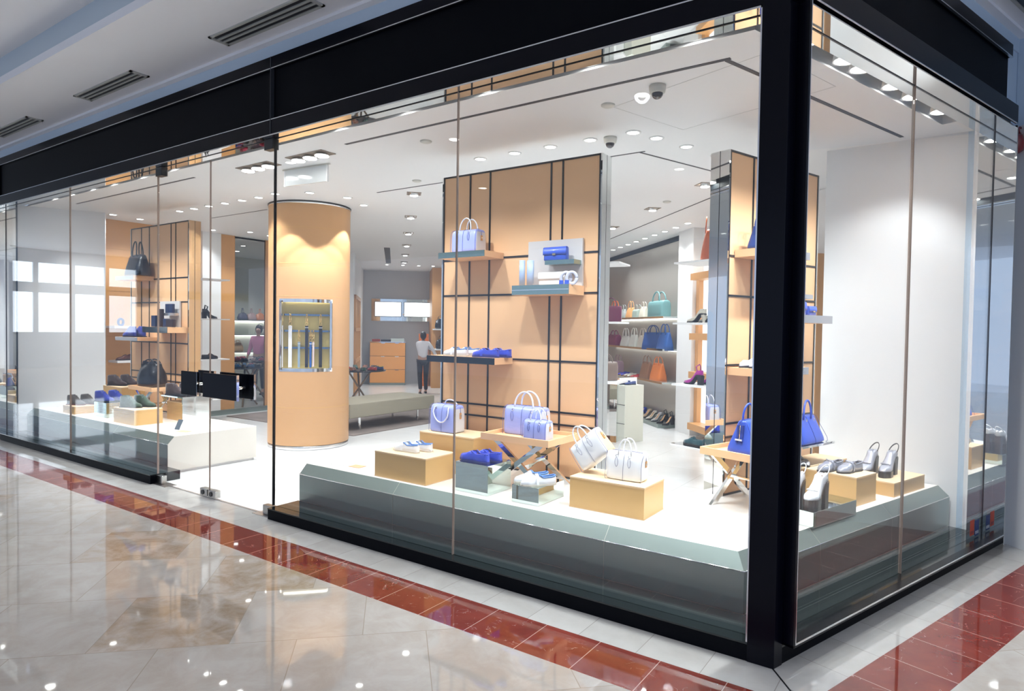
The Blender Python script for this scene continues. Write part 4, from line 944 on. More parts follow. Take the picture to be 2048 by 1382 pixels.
# shelves on the short-window panel
STG = mat('grey_steel_edge', (.55,.56,.60), .2, .8)
shelf(FB, 1.31, 1.86, .88, 1.15, 2.15, 2.205, ORANGE, 'tan shelf high on the panel behind the corner post', edge=STG)
shelf(FB, 1.72, 2.22, .88, 1.15, 1.68, 1.74, ORANGE, 'double tan shelf with grey edge right of the corner post', edge=STG)
shelf(FB, .98, 1.12, .86, 1.10, 1.29, 1.35, ORANGE, 'x') if False else None
shelf(FB, 1.26, 1.92, .90, 1.15, 1.29, 1.345, ORANGE, 'dark fronted shelf low on the panel behind the corner post', edge=STG)
t = thing('shelf_back_plate', 'pale grey back plate with small shelf right of the corner post', 'display shelf', (*tuple(FB(1.98,1.147))[:2], 1.74), FB.a)
MB().box(-.22,.22,-.02,0,0,.33).build('plate', mat('grey_plate', (.58,.55,.54), .3), t); MB().box(-.10,.20,-.13,-.02,.135,.17).build('small_shelf', STG, t)
for (s, z, w, h, lb) in ((1.93,1.742,.17,.105,'large cobalt wallet on the double shelf right of the corner post'),(2.11,1.742,.11,.075,'small cobalt purse at the right end of the double shelf')):
    v = FB(s, 1.0); wallet(lb, (v.x, v.y, z), FB.a, w, .05, h, BLUEL)
for i, (s, h) in enumerate(((1.99,.075),(2.09,.105))):
    v = FB(s, 1.06); wallet(f'cobalt card case standing on the small upper shelf, {"left" if not i else "right"} one', (v.x, v.y, 1.911), FB.a+.3, .07, .03, h, BLUEL)
v = FB(1.45, 1.02); bag('handbag', 'small blue handbag on the high shelf behind the corner post', (v.x, v.y, 2.206), FB.a, .24, .12, .17, NAVYL, BLUETR, NAVYL, .09, style='trapeze', hcol=NAVYL, detail=False)
v = FB(1.62, 1.02); 
pair('flat', (leather('flat_silver', (.6,.6,.66), .3), TANL, mat('sole_black', (.012,.012,.016), .5)), FB, 1.42, 1.0, 1.346, .1, .0, .08, 'silver flat shoe on the low panel shelf, front one', 'silver flat shoe on the low panel shelf, back one')
# ================================================================= GOODS ON THE LEFT PLATFORM
blockbox('small low tan block at the left end of the left platform', A_, -9.12, -8.78, .44, .77, HP, .50)
blockbox('mirror steel block carrying blue suede boots on the left platform', A_, -8.47, -8.13, .55, .82, HP, .588, 'steel')
blockbox('large tan block carrying green suede boots on the left platform', A_, -7.73, -7.215, .46, .79, HP, .582)
blockbox('tall tan block carrying brown suede boots on the left platform', A_, -8.95, -8.42, .86, 1.16, HP, .748)
blockbox('tan block standing under the steel bridge on the left platform', A_, -7.53, -7.07, 1.00, 1.24, HP, .63)
bridge('mirror steel bridge carrying dark brown boots on the left platform', A_, -7.54, -7.03, .93, 1.27, HP, .712, 'r')
traytable('apricot tray table with crossed chrome legs holding a black leather tote', A_, -8.15, -7.55, .82, 1.20, .80, HP)
bag('tote_bag', 'large slouchy black leather tote slumped on the left tray table', (-7.90,1.0,.773), .15, .43, .24, .34, BLACKL, BLACKL, BLACKL, .05, style='slouch', droop=False, hcol=BLACKL, hw=.22, detail=False, cat='handbag', sub=2)
pair('boot', S_GB, A_, -8.98, .545, .501, PI+PI/6, .035, .145, 'grey brown suede boot on the small low block, left one', 'grey brown suede boot on the small low block, right one', .25)
pair('boot', S_CB, A_, -8.34, .62, .589, PI+PI/6, .035, .145, 'blue suede ankle boot on the steel block, nearer one', 'blue suede ankle boot on the steel block, farther one', .26)
pair('boot', S_CG, A_, -7.52, .565, .583, PI+PI/6, .035, .145, 'green suede ankle boot on the large tan block, nearer one', 'green suede ankle boot on the large tan block, farther one', .27)
pair('boot', S_CW, A_, -8.74, .95, .749, PI+PI/6, .04, .145, 'dark brown suede boot on the tall tan block, left one', 'dark brown suede boot on the tall tan block, right one', .27)
pair('boot', S_CW, A_, -7.38, 1.04, .713, PI+PI/6, .05, .145, 'dark brown suede boot on the steel bridge, left one', 'dark brown suede boot on the steel bridge, right one', .27)
# left panel shelves
shelf(A_, -8.97, -8.47, 1.03, 1.30, 2.195, 2.25, ORANGE, 'tan shelf with grey edge high on the left panel', edge=STG)
bag('tote_bag', 'tall black leather tote on the high shelf of the left panel', (-8.60,1.15,2.251), -.05, .46, .22, .30, BLACKL, BLACKL, BLACKL, .19, style='tote', hcol=BLACKL, hw=.14, detail=False, cat='handbag')
shelf(A_, -9.0, -8.38, 1.04, 1.30, 1.365, 1.415, ORANGE, 'tan shelf with grey edge at shoe height on the left panel', edge=STG)
pair('boot', S_CB, A_, -8.72, 1.10, 1.416, .1, .07, .09, 'tall blue suede boot on the left panel shelf, front one', 'tall blue suede boot on the left panel shelf, back one', .27)
shelf(A_, -8.26, -7.62, 1.05, 1.30, 1.485, 1.56, ORANGE, 'double tan shelf on the left panel holding dark wallets', edge=mat('dark_steel_edge', (.10,.10,.10), .1, .9))
t = thing('shelf_back_plate', 'pale grey back plate with small shelf on the left panel', 'display shelf', (-8.0,1.297,1.56))
MB().box(-.25,.25,-.022,0,0,.345).build('plate', mat('grey_plate', (.58,.55,.54), .3), t); MB().box(-.0,.24,-.14,-.022,.15,.185).build('small_shelf', STG, t)
DKN = leather('dark_navy', (.012,.022,.07), .4); DKB = leather('dark_brown', (.03,.015,.015), .4)
for (x, w, h, m_, lb) in ((-8.10,.10,.15,DKN,'navy box wallet at the left of the dark wallets'),(-7.945,.09,.235,DKB,'tallest dark brown wallet on the left panel shelf'),(-7.80,.09,.11,DKN,'small dark navy wallet in the middle of the shelf'),(-7.69,.16,.10,DKB,'wide dark brown wallet at the right of the shelf')):
    m = MB(); m.box(-w/2,w/2,-.022,.022,0,h); o = m.build('wallet', m_, None, (x,1.13,1.561), .05, bevel=.006); tag(o, lb, 'wallet')
for i, x in enumerate((-7.91,-7.82)): m = MB().box(-.04,.04,-.02,.02,0,.12); o = m.build('wallet', DKN, None, (x,1.21,1.746), .05, bevel=.006); tag(o, f'navy wallet upright on the small upper shelf of the left panel, {"left" if not i else "right"} one', 'wallet')
# shelf with brown shoes on the back left wall
def wshelf(fr, x0, x1, y0, y1, z, lb, m_=None, th=.035): return shelf(fr, x0, x1, y0, y1, z-th, z, m_ or WHITE, lb)
wshelf(L_, 1.42, 2.3, 9.80, 10.098, 1.03, 'white shelf with brown shoes on the far left tan wall')
for i, q in enumerate(((1.57,9.88),(1.69,9.99),(1.93,9.93))): v = L_(*q); put_shoe('oxford', S_BR, (v.x, v.y, 1.031), L_.a, f'brown leather lace-up on the far left wall shelf, {ORD[i]} from the left')
wshelf(L_, 1.38, 2.3, 9.80, 10.098, 1.56, 'white shelf with a navy item on the far left tan wall')
m = MB(); m.tube([(.055*math.cos(a), 0, .058+.05*math.sin(a)) for a in [2*PI*i/20 for i in range(21)]], .018, 8); v = L_(1.52, 9.92); o = m.build('belt_roll', NAVYL, None, (v.x,v.y,1.561), L_.a+.5); tag(o, 'rolled navy belt on the upper far left wall shelf', 'belt')
# ================================================================= SHELF TOWERS BEHIND THE WINDOWS
def tower(label, loc, rot, w, d, zs, side):
    t = thing('shelf_tower', label, 'shelving', loc, rot)
    for z in zs: MB().box(0 if side > 0 else -w, w if side > 0 else 0, 0, d, z-.02, z).build('shelf', WHITE if z > .5 else CHROME, t)
    xs = w-.02 if side > 0 else -w+.02
    for y in (.04, d-.04): MB().box(xs-.012, xs+.012, y-.012, y+.012, 0, zs[-1]).build('upright', CHROME, t)
    return t
ZS = [.37,1.03,1.70,2.36]
RT = math.radians(-20)
RTp = Vector((-1.90,3.62,0)); tower('white shelf tower behind the mirrored panel near the corner', RTp, RT, .95, .42, ZS, 1)
fr = Fr(RT)
def tp(x, y): v = fr(x, y); return (RTp.x+v.x, RTp.y+v.y)
p = tp(.30,.2); bag('handbag', 'tall rust orange tote on the top shelf of the tower', (*p, 2.361), RT-.9, .30, .17, .34, leather('rust', (.42,.09,.025), .4), None, None, .16, style='tote', hcol=leather('rust', (.42,.09,.025), .4), hw=.12, detail=False)
p = tp(.20,.15); put_shoe('pump', (leather('pale_gold', (.70,.66,.56), .35), TANL, mat('sole_black', (.012,.012,.016), .5)), (*p, 1.701), RT-.1, 'pale pointed pump on the tower shelf at eye level, left one')
p = tp(.30,.22); put_shoe('pump', (leather('pale_gold', (.70,.66,.56), .35), TANL, mat('sole_black', (.012,.012,.016), .5)), (*p, 1.701), RT-.1, 'pale pointed pump on the tower shelf at eye level, right one')
MAG = suede('magenta', (.36,.02,.26)); TEALS = suede('teal', (.02,.07,.09))
for i, q in enumerate(((.20,.12),(.32,.22))):
    p = tp(*q); put_shoe('block', (MAG, MAG, mat('sole_black', (.012,.012,.016), .5), MAG), (*p, 1.031), RT-.1, f'magenta suede heeled shoe on the shelf tower, {"left" if not i else "right"} one', L=.27)
    p = tp(q[0]+.02, q[1]); put_shoe('oxford', (TEALS, TEALS, mat('sole_black', (.012,.012,.016), .5)), (*p, .371), RT-.1, f'dark teal suede shoe on the lowest tower shelf, {"left" if not i else "right"} one', L=.27)
# middle tower, mostly hidden behind the tall panel
tower('white shelf tower behind the tall tan panel', (-2.38,3.25,0), math.radians(8), .95, .42, ZS, -1)
bag('handbag', 'taupe handbag on the shelf tower behind the tall panel', (-2.60,3.42,1.031), .9, .26, .12, .22, leather('taupe', (.20,.14,.11), .4), None, None, .10, hcol=leather('taupe', (.20,.14,.11), .4), detail=False)
bag('handbag', 'maroon handbag on the shelf tower behind the tall panel', (-2.55,3.42,1.701), .4, .24, .12, .18, leather('maroon', (.16,.02,.06), .4), None, None, .10, hcol=leather('maroon', (.16,.02,.06), .4), detail=False)
# left tower
tower('white shelf tower before the white part of the left wall', (-9.42,3.02,0), math.radians(85), .60, .34, ZS, -1)
for i in range(2):
    put_shoe('block', S_BK, (-9.52-.12*i,2.72+.08*i,1.701), 1.7+PI, f'black heeled bootie on the left shelf tower, {"left" if not i else "right"} one')
    put_shoe('oxford', S_BK, (-9.52-.12*i,2.72+.08*i,1.031), 1.6+PI, f'black lace-up on the left shelf tower, {"left" if not i else "right"} one')
# mirrored low counter with a navy shoe beside the shelf wall
v = Vector((-3.34,5.25,0)); t = thing('mirror_counter', 'mirror clad counter with pale drawers beside the shelf wall', 'counter', v, math.radians(-20))
MB().box(-.13,.02,0,.4,0,.92).build('mirror_body', MIRROR, t); MB().box(.02,.16,.02,.4,0,.82).build('drawer_stack', mat('pale_green_front', (.68,.70,.62), .4), t)
MB().box(.018,.162,.015,.02,.27,.277).box(.018,.162,.015,.02,.54,.547).build('drawer_gap', BLK, t)
put_shoe('flat', (NAVYL, NAVYL, mat('sole_black', (.012,.012,.016), .5)), (v.x+.14,v.y+.17,.821), 1.2, 'navy flat shoe on the mirror clad counter', None, .22)
# ================================================================= BACK RIGHT SHELF WALL
def dl(U, w): v = D_(-U, w); return v
GL = mat('glass_shelf_board', (.55,.60,.57), .12, .3)
for z, lb in ((1.85,'top'),(1.31,'second'),(.765,'third')):
    v = dl(8.6, 2.862); t = thing('wall_shelf', f'{lb} long glass shelf on the champagne back wall', 'shelf', (v.x, v.y, z-.03), D_.a)
    MB().box(-1.75,1.42,-.33,0,0,.028).build('board', GL, t); MB().box(-1.75,1.42,-.335,-.33,-.004,.03).build('front_edge', CHROME, t)
    MB().box(-1.75,1.42,-.05,-.03,-.014,-.004).build('light_strip', SHELFG, t)
v = dl(8.7, 2.862); t = thing('shoe_ledge', 'low mirrored ledge with a row of shoes along the back wall', 'ledge', (v.x, v.y, 0), D_.a)
MB().box(-1.3,1.45,-.36,0,0,.06).build('mirror_body', STEELP, t)
BG = 'handbags on the back wall shelves'
def dbag(U, z, w, h, c, nm, lb, style='duffle', hh=.10, d=.14, rot=0):
    v = dl(U, 2.64); m_ = leather(nm, c, .4); bag('handbag', lb, (v.x, v.y, z+.001), D_.a+rot, w, d, h, m_, None, None, hh, style=style, hcol=m_, group=BG, detail=False, sub=0)
dbag(9.85,1.82+.002,.42,.26,(.75,.16,.03),'coral_orange','bright orange handbag at the left of the top back wall shelf',hh=.14)
dbag(9.35,1.822,.30,.20,(.36,.38,.36),'grey_green','grey handbag right of the orange one on the top back wall shelf','slouch')
dbag(8.95,1.822,.34,.22,(.80,.40,.15),'apricot_bag','apricot handbag on the top back wall shelf','tote',.14)
dbag(8.6,1.822,.26,.18,(.42,.50,.44),'sage','sage green handbag on the top back wall shelf')
dbag(8.3,1.822,.26,.22,(.74,.68,.56),'cream_bag','cream handbag on the top back wall shelf','tote')
dbag(7.62,1.822,.62,.30,(.16,.33,.33),'teal_bag','wide teal handbag at the right of the top back wall shelf','duffle',.17,.2)
dbag(9.85,1.282,.50,.24,(.22,.02,.08),'wine','wine red handbag at the left of the second back wall shelf')
dbag(9.2,1.282,.40,.22,(.74,.70,.66),'offwhite_bag','off white handbag on the second back wall shelf','tote',.16)
dbag(8.75,1.282,.34,.25,(.80,.78,.72),'ivory_bag','ivory handbag in the middle of the second back wall shelf','tote',.14)
dbag(8.32,1.282,.34,.24,(.70,.62,.54),'beige_bag','beige handbag next to the navy ones on the second back wall shelf','tote',.14)
dbag(7.85,1.282,.42,.30,(.012,.05,.20),'deep_navy','deep navy handbag, left of two on the second back wall shelf','tote',.14,.18,.5)
dbag(7.35,1.282,.42,.30,(.02,.09,.32),'mid_blue_bag','mid blue handbag, right of two on the second back wall shelf','tote',.16,.18)
dbag(9.6,.737,.34,.26,(.34,.20,.24),'mauve','mauve handbag at the left of the third back wall shelf','duffle',.14)
dbag(8.1,.737,.38,.32,(.28,.13,.06),'brown_bag','brown handbag on the third back wall shelf','tote',.13,.2)
dbag(7.6,.737,.42,.32,(.75,.20,.03),'strong_orange','strong orange handbag at the right of the third back wall shelf','tote',.13,.2)
cols = [('royal',(.05,.05,.5)),('red',(.55,.03,.03)),('ivory',(.75,.7,.62)),('black',(.012,.012,.015)),('sand',(.55,.42,.30)),('cobalt',(.02,.06,.5)),('silver',(.6,.6,.62)),('navy',(.015,.03,.15))]
SB = mat('sole_black', (.012,.012,.016), .5)
seq = ['silver','navy','ivory','black','red','cobalt','sand','ivory','silver','black','black']
dcol = dict(cols)
for i, c in enumerate(seq):
    v = dl(9.55-.235*i, 2.66); st = 'pump' if i < 9 else 'block'
    put_shoe(st, (leather('s_'+c, dcol[c], .35), TANL, SB), (v.x, v.y, .061), D_.a+PI/2+.35, f'{c} heeled shoe, {ORD[i]} from the left on the low mirrored ledge', 'shoes on the low ledge', .25)
for i, c in enumerate(['royal','royal','ivory','ivory','red','red']):
    v = dl(9.30-.17*i, 2.62); put_shoe('flat', (leather('s_'+c, dcol[c], .35), TANL, SB), (v.x, v.y, .737+.001), D_.a+PI/2+.5, f'{c} flat shoe, {ORD[i]} from the left on the third back wall shelf', 'flats on the third back wall shelf', .25)
# lit tan framed cabinet on the white wall (behind the short-window panel)
WLIT = glow('cabinet_back_light', (1,.98,.95), 1.6)
v = dl(5.05, 2.862); t = thing('lit_cabinet', 'tan framed wall cabinet with lit white back right of the aisle', 'cabinet', (v.x, v.y, .12), D_.a)
MB().box(-1.40,1.40,-.03,-.012,.03,2.30).build('lit_back', WLIT, t)
m = MB(); 
for x in (-1.46,-.50,.43,1.34): m.box(x,x+.11,-.10,-.01,0,2.36)
m.build('stile', ORANGES, t); m = MB()
for z in (0,.78,1.36,2.26): m.box(-1.35,1.34,-.25,-.01,z,z+.10)
m.build('rail', ORANGES, t)
v = dl(3.93, 2.66); bag('handbag', 'cream handbag in the lit cabinet at the right', (v.x, v.y, 1.0), D_.a, .36, .12, .24, leather('cream_bag', (.74,.68,.56), .4), None, None, .12, style='slouch', hcol=leather('cream_bag', (.74,.68,.56), .4), detail=False, sub=0)
v = dl(3.92, 2.66); bag('handbag', 'dark navy purse in the upper lit cabinet at the right', (v.x, v.y, 1.58), D_.a, .34, .12, .20, NAVYL, None, None, .03, hcol=NAVYL, detail=False, sub=0)
# ================================================================= FAR END
FW = lambda w, u: F_(w, u)
v = FW(-1.975, 15.62); t = thing('drawer_cabinet', 'tan cabinet with three wide drawers below the screens', 'cabinet', (v.x, v.y, 0), F_.a)
MB().box(-.485,.485,-.22,.22,0,.06).build('plinth', STEELP, t); MB().box(-.485,.485,-.20,.22,.06,1.18).build('carcass', BLK, t); MB().box(-.49,.49,-.225,.225,1.18,1.20).build('top', CHROME, t)
for i in range(3):
    z = .065+i*.372; d = MB().box(-.478,.478,-.218,-.20,z,z+.362).build('drawer', mat('drawer_tan', (.80,.36,.10), .45), t)
    m = MB(); [m.box(x-.05,x+.05,-.226,-.218,z+.345,z+.36) for x in (-.13,.25)]; m.build('pull', CHROME, d)
for x, w, h, c, lb in ((-.32,.22,.07,(.30,.05,.03),'red storage tray on the drawer cabinet'),(-.05,.28,.06,(.03,.03,.04),'black tray on the drawer cabinet'),(.26,.36,.09,(.55,.62,.60),'pale glass box on the drawer cabinet')):
    v = FW(-1.975+x, 15.6); o = MB().box(-w/2,w/2,-.12,.12,0,h).build('storage_tray', mat('tray_'+lb[:5].strip(), c, .35), None, (v.x,v.y,1.201), F_.a, bevel=.004); tag(o, lb, 'tray')
v = FW(-1.58, 15.84); t = thing('screen_band', 'long mirrored band on the far wall behind two screens', 'panel', (v.x, v.y, 1.78), F_.a); MB().box(-.86,.86,-.04,0,0,.62).build('mirror_band', MIRROR, t)
for i, w in enumerate((-1.98,-1.17)):
    v = FW(w, 15.74); t = thing('wall_screen', f'bright white wall screen over the pay desk, {"left" if not i else "right"} one', 'screen', (v.x, v.y, 1.90), F_.a)
    MB().box(-.37,.37,-.03,.03,0,.42).build('housing', BLK, t); MB().box(-.355,.355,-.034,-.03,.015,.405).build('display', SCREEN, t)
v = FW(-1.0, 15.2); m = MB()
t = thing('shoe_box_stack', 'stack of orange boxes beside the far pay desk', 'box', (v.x, v.y, 0), F_.a)
for k in range(12): MB().box(-.13,.13,-.15,.15,.0+.12*k,.115+.12*k).build('box', mat('orange_box', (.62,.16,.03), .5), t)
v = FW(-.66, 14.3); wshelf(F_, -.80, -.3, 14.2, 14.498, 1.58, 'white shelf with a black bag on the far tan wall')
v = FW(-.60, 14.34); bag('handbag', 'black round handbag on the far tan wall shelf', (v.x, v.y, 1.581), F_.a, .30, .14, .26, BLACKL, None, None, .10, style='slouch', hcol=BLACKL, detail=False, sub=0)
wshelf(F_, -.80, -.3, 14.2, 14.498, 1.05, 'white lower shelf on the far tan wall')
v = FW(-.58, 14.34); bag('handbag', 'black handbag on the lower far tan wall shelf', (v.x, v.y, 1.051), F_.a, .30, .14, .26, BLACKL, None, None, .10, style='slouch', hcol=BLACKL, detail=False, sub=0)
# mirror frames on the corridor's left wall
v = D_(-12.6, -2.668); t = thing('framed_mirror', 'tall tan framed mirror on the corridor left wall', 'mirror', (v.x, v.y, .1), D_.a)
MB().box(-.9,.9,0,.01,0,2.1).build('glass', MIRROR, t); m = MB(); [m.box(x,x+.08,0,.05,0,2.2) for x in (-.98,-.30,.30,.90)]; [m.box(-.98,.98,0,.05,z,z+.08) for z in (0,.7,1.4,2.12)]; m.build('frame', ORANGES, t)
# bench, armchair, rug, round shoe table
RUG = mat('rug_grey_brown', (.20,.165,.15), .95, var=.35, vscale=3, bump=.6, bscale=80)
o = MB().box(-9.80,-6.55,3.20,6.3,.0005,.012).build('rug', RUG); tag(o, 'large mottled grey brown rug under the bench', 'rug')
BEN = mat('olive_leather', (.30,.27,.20), .5)
t = thing('bench', 'long olive grey leather bench behind the column', 'bench', (-7.22,4.35,.012)); 
MB().box(-.42,.42,-1.0,.90,.20,.42).build('seat', BEN, t, bevel=.012)
for x in (-.3,.3):
    for y in (-.7,.6): MB().box(x-.012,x+.012,y-.012,y+.012,0,.20).build('leg', CHROME, t)
t = thing('armchair', 'low olive grey leather armchair beyond the bench', 'armchair', (-7.55,7.25,0), -.7)
MB().box(-.35,.35,-.35,.35,.08,.38).build('seat', BEN, t, bevel=.02); MB().box(-.35,.35,.22,.40,.38,.78).build('backrest', BEN, t, bevel=.02)
for x in (-.3,.3):
    for y in (-.3,.3): MB().box(x-.015,x+.015,y-.015,y+.015,0,.08).build('leg', CHROME, t)
def shoetable(label, loc, r, z, n, group, pal):
    t = thing('round_table', label, 'table', loc)
    m = MB(); m.cyl(0,0,z-.02,z,r,48); m.build('top', BLK, t)
    for k in range(3):
        a = 2*PI*k/3+.4; m = MB(); m.tube([(-.28*math.cos(a), -.28*math.sin(a), 0),(.25*math.cos(a), .25*math.sin(a), z-.02)], .018, 8); m.build('leg', mat('pale_wood_leg', (.35,.26,.18), .5), t)
    for i in range(n):
        a = 2*PI*i/n; rr = r-.15; c = pal[i % len(pal)]
        put_shoe('loafer', (suede('t_%d_%d' % (int(c[0]*99), int(c[2]*99)), c), TANL, SB), (loc[0]+rr*math.cos(a), loc[1]+rr*math.sin(a), loc[2]+z+.001), a, f'colourful loafer, {ORD[i % 12]} around the {group}', 'loafers on the '+group, .24)
shoetable('round black table ringed with colourful loafers behind the column', (-9.05,5.55,.012), .52, .74, 12, 'round table behind the column', [(.45,.03,.02),(.02,.03,.12),(.55,.36,.03),(.05,.05,.05),(.30,.10,.04),(.03,.10,.07)])
# ================================================================= LEFT MIRROR REFLECTION, BUILT AS A ROOM OF SOLID OBJECTS
for z, nm in ((1.72,'highest'),(1.38,'middle'),(.98,'lowest')):
    v = L_(5.6, 13.298); t = thing('wall_shelf', f'{nm} lit wall shelf in the built image of the left mirror', 'shelf', (v.x, v.y, z-.02), L_.a)
    MB().box(-1.6,1.6,-.32,0,0,.02).build('board', GL, t); MB().box(-1.6,1.6,-.05,-.03,-.012,-.002).build('light_strip', SHELFG, t)
for y, c, nm, lb in ((5.62,(.14,.14,.20),'slate','slate grey handbag with tied handles in the built mirror image'),(5.85,(.50,.34,.32),'blush','blush pink handbag in the built mirror image'),(6.08,(.80,.28,.10),'orange_reflected','orange handbag in the built mirror image'),):
    v = L_(y, 13.12); m_ = leather(nm, c, .4); bag('handbag', lb, (v.x, v.y, 1.721), L_.a, .24, .14, .16, m_, None, None, .13, style='slouch', hcol=m_, hw=.06, detail=False, sub=0, group='handbags in the built mirror image')
for y, c, nm, lb in ((5.5,(.5,.35,.2),'tan_reflected','tan handbag on the lowest shelf in the built mirror image'),(6.1,(.7,.68,.6),'ivory_reflected','ivory handbag on the middle shelf in the built mirror image')):
    v = L_(y, 13.12); m_ = leather(nm, c, .4); bag('handbag', lb, (v.x, v.y, .981 if y < 5.8 else 1.381), L_.a, .28, .14, .2, m_, None, None, .08, style='slouch', hcol=m_, detail=False, sub=0, group='handbags in the built mirror image')
shoetable('round table with rows of colourful shoes in the built mirror image', (-11.85,5.05,0), .50, .84, 12, 'table in the built mirror image', [(.45,.04,.08),(.5,.1,.12),(.02,.08,.25),(.25,.03,.05),(.02,.02,.03),(.5,.4,.38)])
shoetable('lower round table with shoes in the built mirror image', (-11.0,4.30,0), .36, .76, 10, 'lower table in the built mirror image', [(.02,.12,.28),(.02,.02,.03),(.6,.55,.5),(.4,.04,.04)])
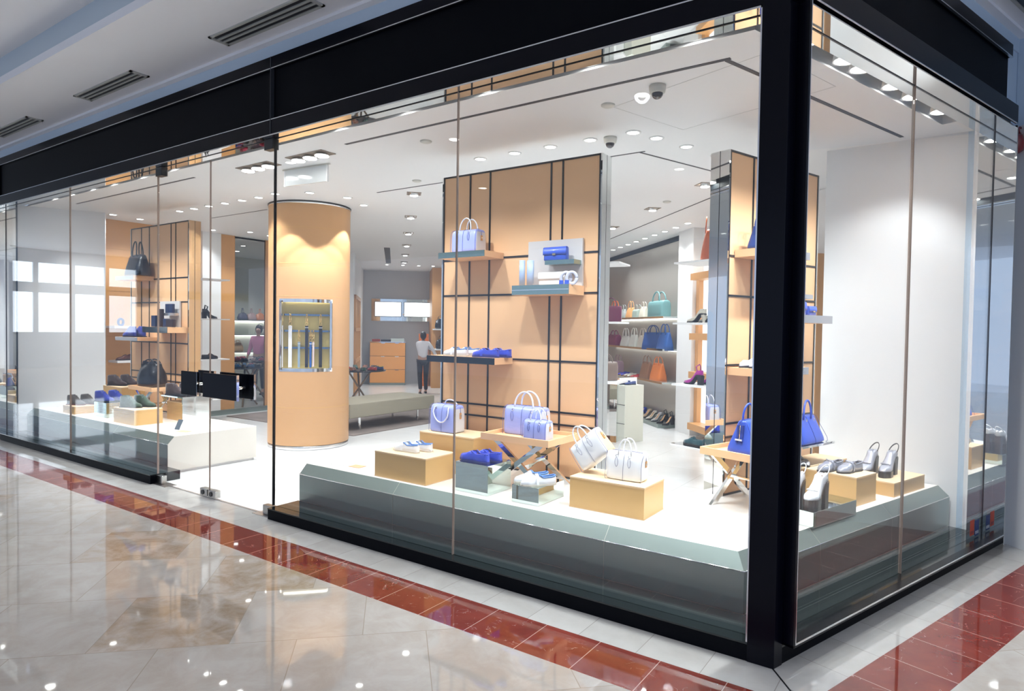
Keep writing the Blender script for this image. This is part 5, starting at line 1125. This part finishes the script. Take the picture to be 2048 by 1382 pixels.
# ================================================================= PEOPLE
def skin(name, chain, radii, edges, m_, parent, lv=2):
    me = bpy.data.meshes.new(name); me.from_pydata(chain, edges, []); me.materials.append(m_); o = bpy.data.objects.new(name, me); COL.objects.link(o); o.parent = parent
    s = o.modifiers.new('skin', 'SKIN'); s.use_smooth_shade = True
    for i, r in enumerate(radii): me.skin_vertices[0].data[i].radius = (r if isinstance(r, tuple) else (r, r))
    me.skin_vertices[0].data[0].use_root = True
    u = o.modifiers.new('sub', 'SUBSURF'); u.levels = lv; u.render_levels = lv; return o
SKIN = mat('skin', (.52,.30,.22), .5); HAIR = mat('black_hair', (.012,.010,.012), .4)
def person(label, loc, rot, H, shirt, trousers, hairm, walk=.16, armL=None, armR=None):
    t = thing('person', label, 'person', loc, rot); s = H/1.68
    def V(*a): return tuple(c*s for c in a)
    # facing -y ; x to the right of the picture when seen from the front
    hipz = .90
    P = [V(0,0,hipz), V(0,0,1.10), V(0,-.01,1.30), V(0,-.01,1.40), V(0,-.02,1.48),           # 0-4 spine, neck
         V(-.15,0,1.37), V(.15,0,1.37)]
    Rr = [(.15*s,.10*s),(.115*s,.085*s),(.14*s,.095*s),(.06*s,.06*s),(.045*s,.045*s),.05*s,.05*s]
    E = [(0,1),(1,2),(2,3),(3,4),(2,5),(2,6)]
    aL = armL or [(-.21,.02,1.14),(-.25,-.06,.92),(-.26,-.09,.84)]; aR = armR or [(.21,.04,1.14),(.24,.12,.93),(.245,.14,.85)]
    for sh, a in ((5,aL),(6,aR)):
        b = len(P); P += [V(*q) for q in a]; Rr += [.036*s,.026*s,(.034*s,.016*s)]; E += [(sh,b),(b,b+1),(b+1,b+2)]
    legs = [[(-.085,0,.86),(-.09,-walk*.5,.48),(-.09,-walk*.2,.08),(-.09,-walk*.2-.13,.03)], [(.085,0,.86),(.09,walk*.3,.49),(.09,walk*1.2,.12),(.09,walk*1.1-.10,.03)]]
    for lg in legs:
        b = len(P); P += [V(*q) for q in lg]; Rr += [.085*s,.055*s,.036*s,.030*s]; E += [(0,b),(b,b+1),(b+1,b+2),(b+2,b+3)]
    # head as part of the body chain
    b = len(P); P += [V(0,-.025,1.54), V(0,-.02,1.62)]; Rr += [(.072*s,.088*s),(.066*s,.080*s)]; E += [(4,b),(b,b+1)]
    skin('body', P, Rr, E, SKIN, t)
    hd = MB()
    # face details
    m = MB(); m.loft([[(.012*s*math.cos(q)*k, (-.115-.02*(1-k))*s+.0, 1.56*s+.02*s*math.sin(q)*k) for q in [2*PI*i/10 for i in range(10)]] for k in (1,.6,.1)]); m.build('nose', SKIN, t)
    m = MB()
    for sx in (-1,1): m.tube([(sx*.028*s-.010*s,-.112*s,1.585*s),(sx*.028*s+.010*s,-.112*s,1.585*s)], .005*s, 6)
    m.build('eyes', BLK, t); m = MB(); m.tube([(-.02*s,-.108*s,1.515*s),(.02*s,-.108*s,1.515*s)], .005*s, 6); m.build('mouth', mat('lips', (.4,.12,.1), .5), t)
    for a in (aL, aR):
        e = Vector(a[2]); d = (e-Vector(a[1])).normalized()
        m = MB()
        for k in range(4):
            off = Vector((0,1,0))*(k-1.5)*.017; L = (.062,.072,.068,.052)[k]; b0 = e+off+d*.012; m.tube([tuple(b0*s), tuple((b0+d*L*.5)*s), tuple((b0+d*L+Vector((.012,0,0)))*s)], [.0085*s,.008*s,.006*s], 6)
        b0 = e+Vector((0,-.028,0)); m.tube([tuple(b0*s), tuple((b0+d*.03+Vector((0,-.02,0)))*s), tuple((b0+d*.055+Vector((0,-.022,0)))*s)], [.010*s,.009*s,.007*s], 6)
        m.build('fingers', SKIN, t)
    SP = [V(0,0,.93), V(0,0,1.10), V(0,-.01,1.30), V(0,-.01,1.41), V(-.15,0,1.37), V(.15,0,1.37)]; SR = [(.165*s,.115*s),(.135*s,.105*s),(.155*s,.11*s),(.075*s,.07*s),.062*s,.062*s]; SE_ = [(0,1),(1,2),(2,3),(2,4),(2,5)]
    for sh, a in ((4,aL),(5,aR)):
        b = len(SP); q1 = Vector(a[0]).lerp(Vector(a[1]), .85); SP += [V(*a[0]), V(*q1)]; SR += [.050*s,.038*s]; SE_ += [(sh,b),(b,b+1)]
    skin('shirt', SP, SR, SE_, shirt, t)
    TP = [V(0,0,.93)]; TR = [(.155*s,.115*s)]; TE = []
    for lg in legs:
        b = len(TP); TP += [V(*lg[0]), V(*lg[1]), V(*lg[2])]; TR += [.098*s,.070*s,.055*s]; TE += [(0,b),(b,b+1),(b+1,b+2)]
    skin('trousers', TP, TR, TE, trousers, t)
    m = MB(); rings = []
    for k in range(9):
        a = -PI/2+PI*(k+.5)/9; rz = .115*math.sin(a); rr = math.cos(a)
        rings.append([((.088*rr*math.cos(q))*s, (-.005+.100*rr*math.sin(q)*(1 if math.sin(q) > -.3 else .62))*s, (1.585+rz)*s) for q in [2*PI*i/20 for i in range(20)]])
    m.loft(rings); m.build('hair', hairm, t)
    for lg in legs:
        a, b = Vector(lg[3]), Vector(lg[2]); m = MB(); m.loft([se(.075*s*k, .24*s*k, z*s, 20, 3, a.x*s, (a.y+.03)*s) for z, k in ((.0,1),(.03,1),(.06,.7))]); m.build('shoe', BLK, t)
    return t
person('person walking away in a white long-sleeved top and black trousers', (-10.02,8.46,0), math.radians(230), 1.50, mat('white_top', (.72,.70,.74), .7), mat('black_trousers', (.01,.01,.014), .6), HAIR,
       .18, armL=[(-.27,.05,1.18),(-.38,.02,.98),(-.42,0,.90)], armR=[(-.24,-.10,1.22),(-.30,-.26,1.16),(-.32,-.34,1.16)])
person('person in a pink top leaning over the shoe table in the built mirror image', (-12.62,5.72,0), math.radians(35), 1.60, mat('pink_top', (.62,.22,.38), .7), mat('black_trousers', (.01,.01,.014), .6), HAIR, .04)
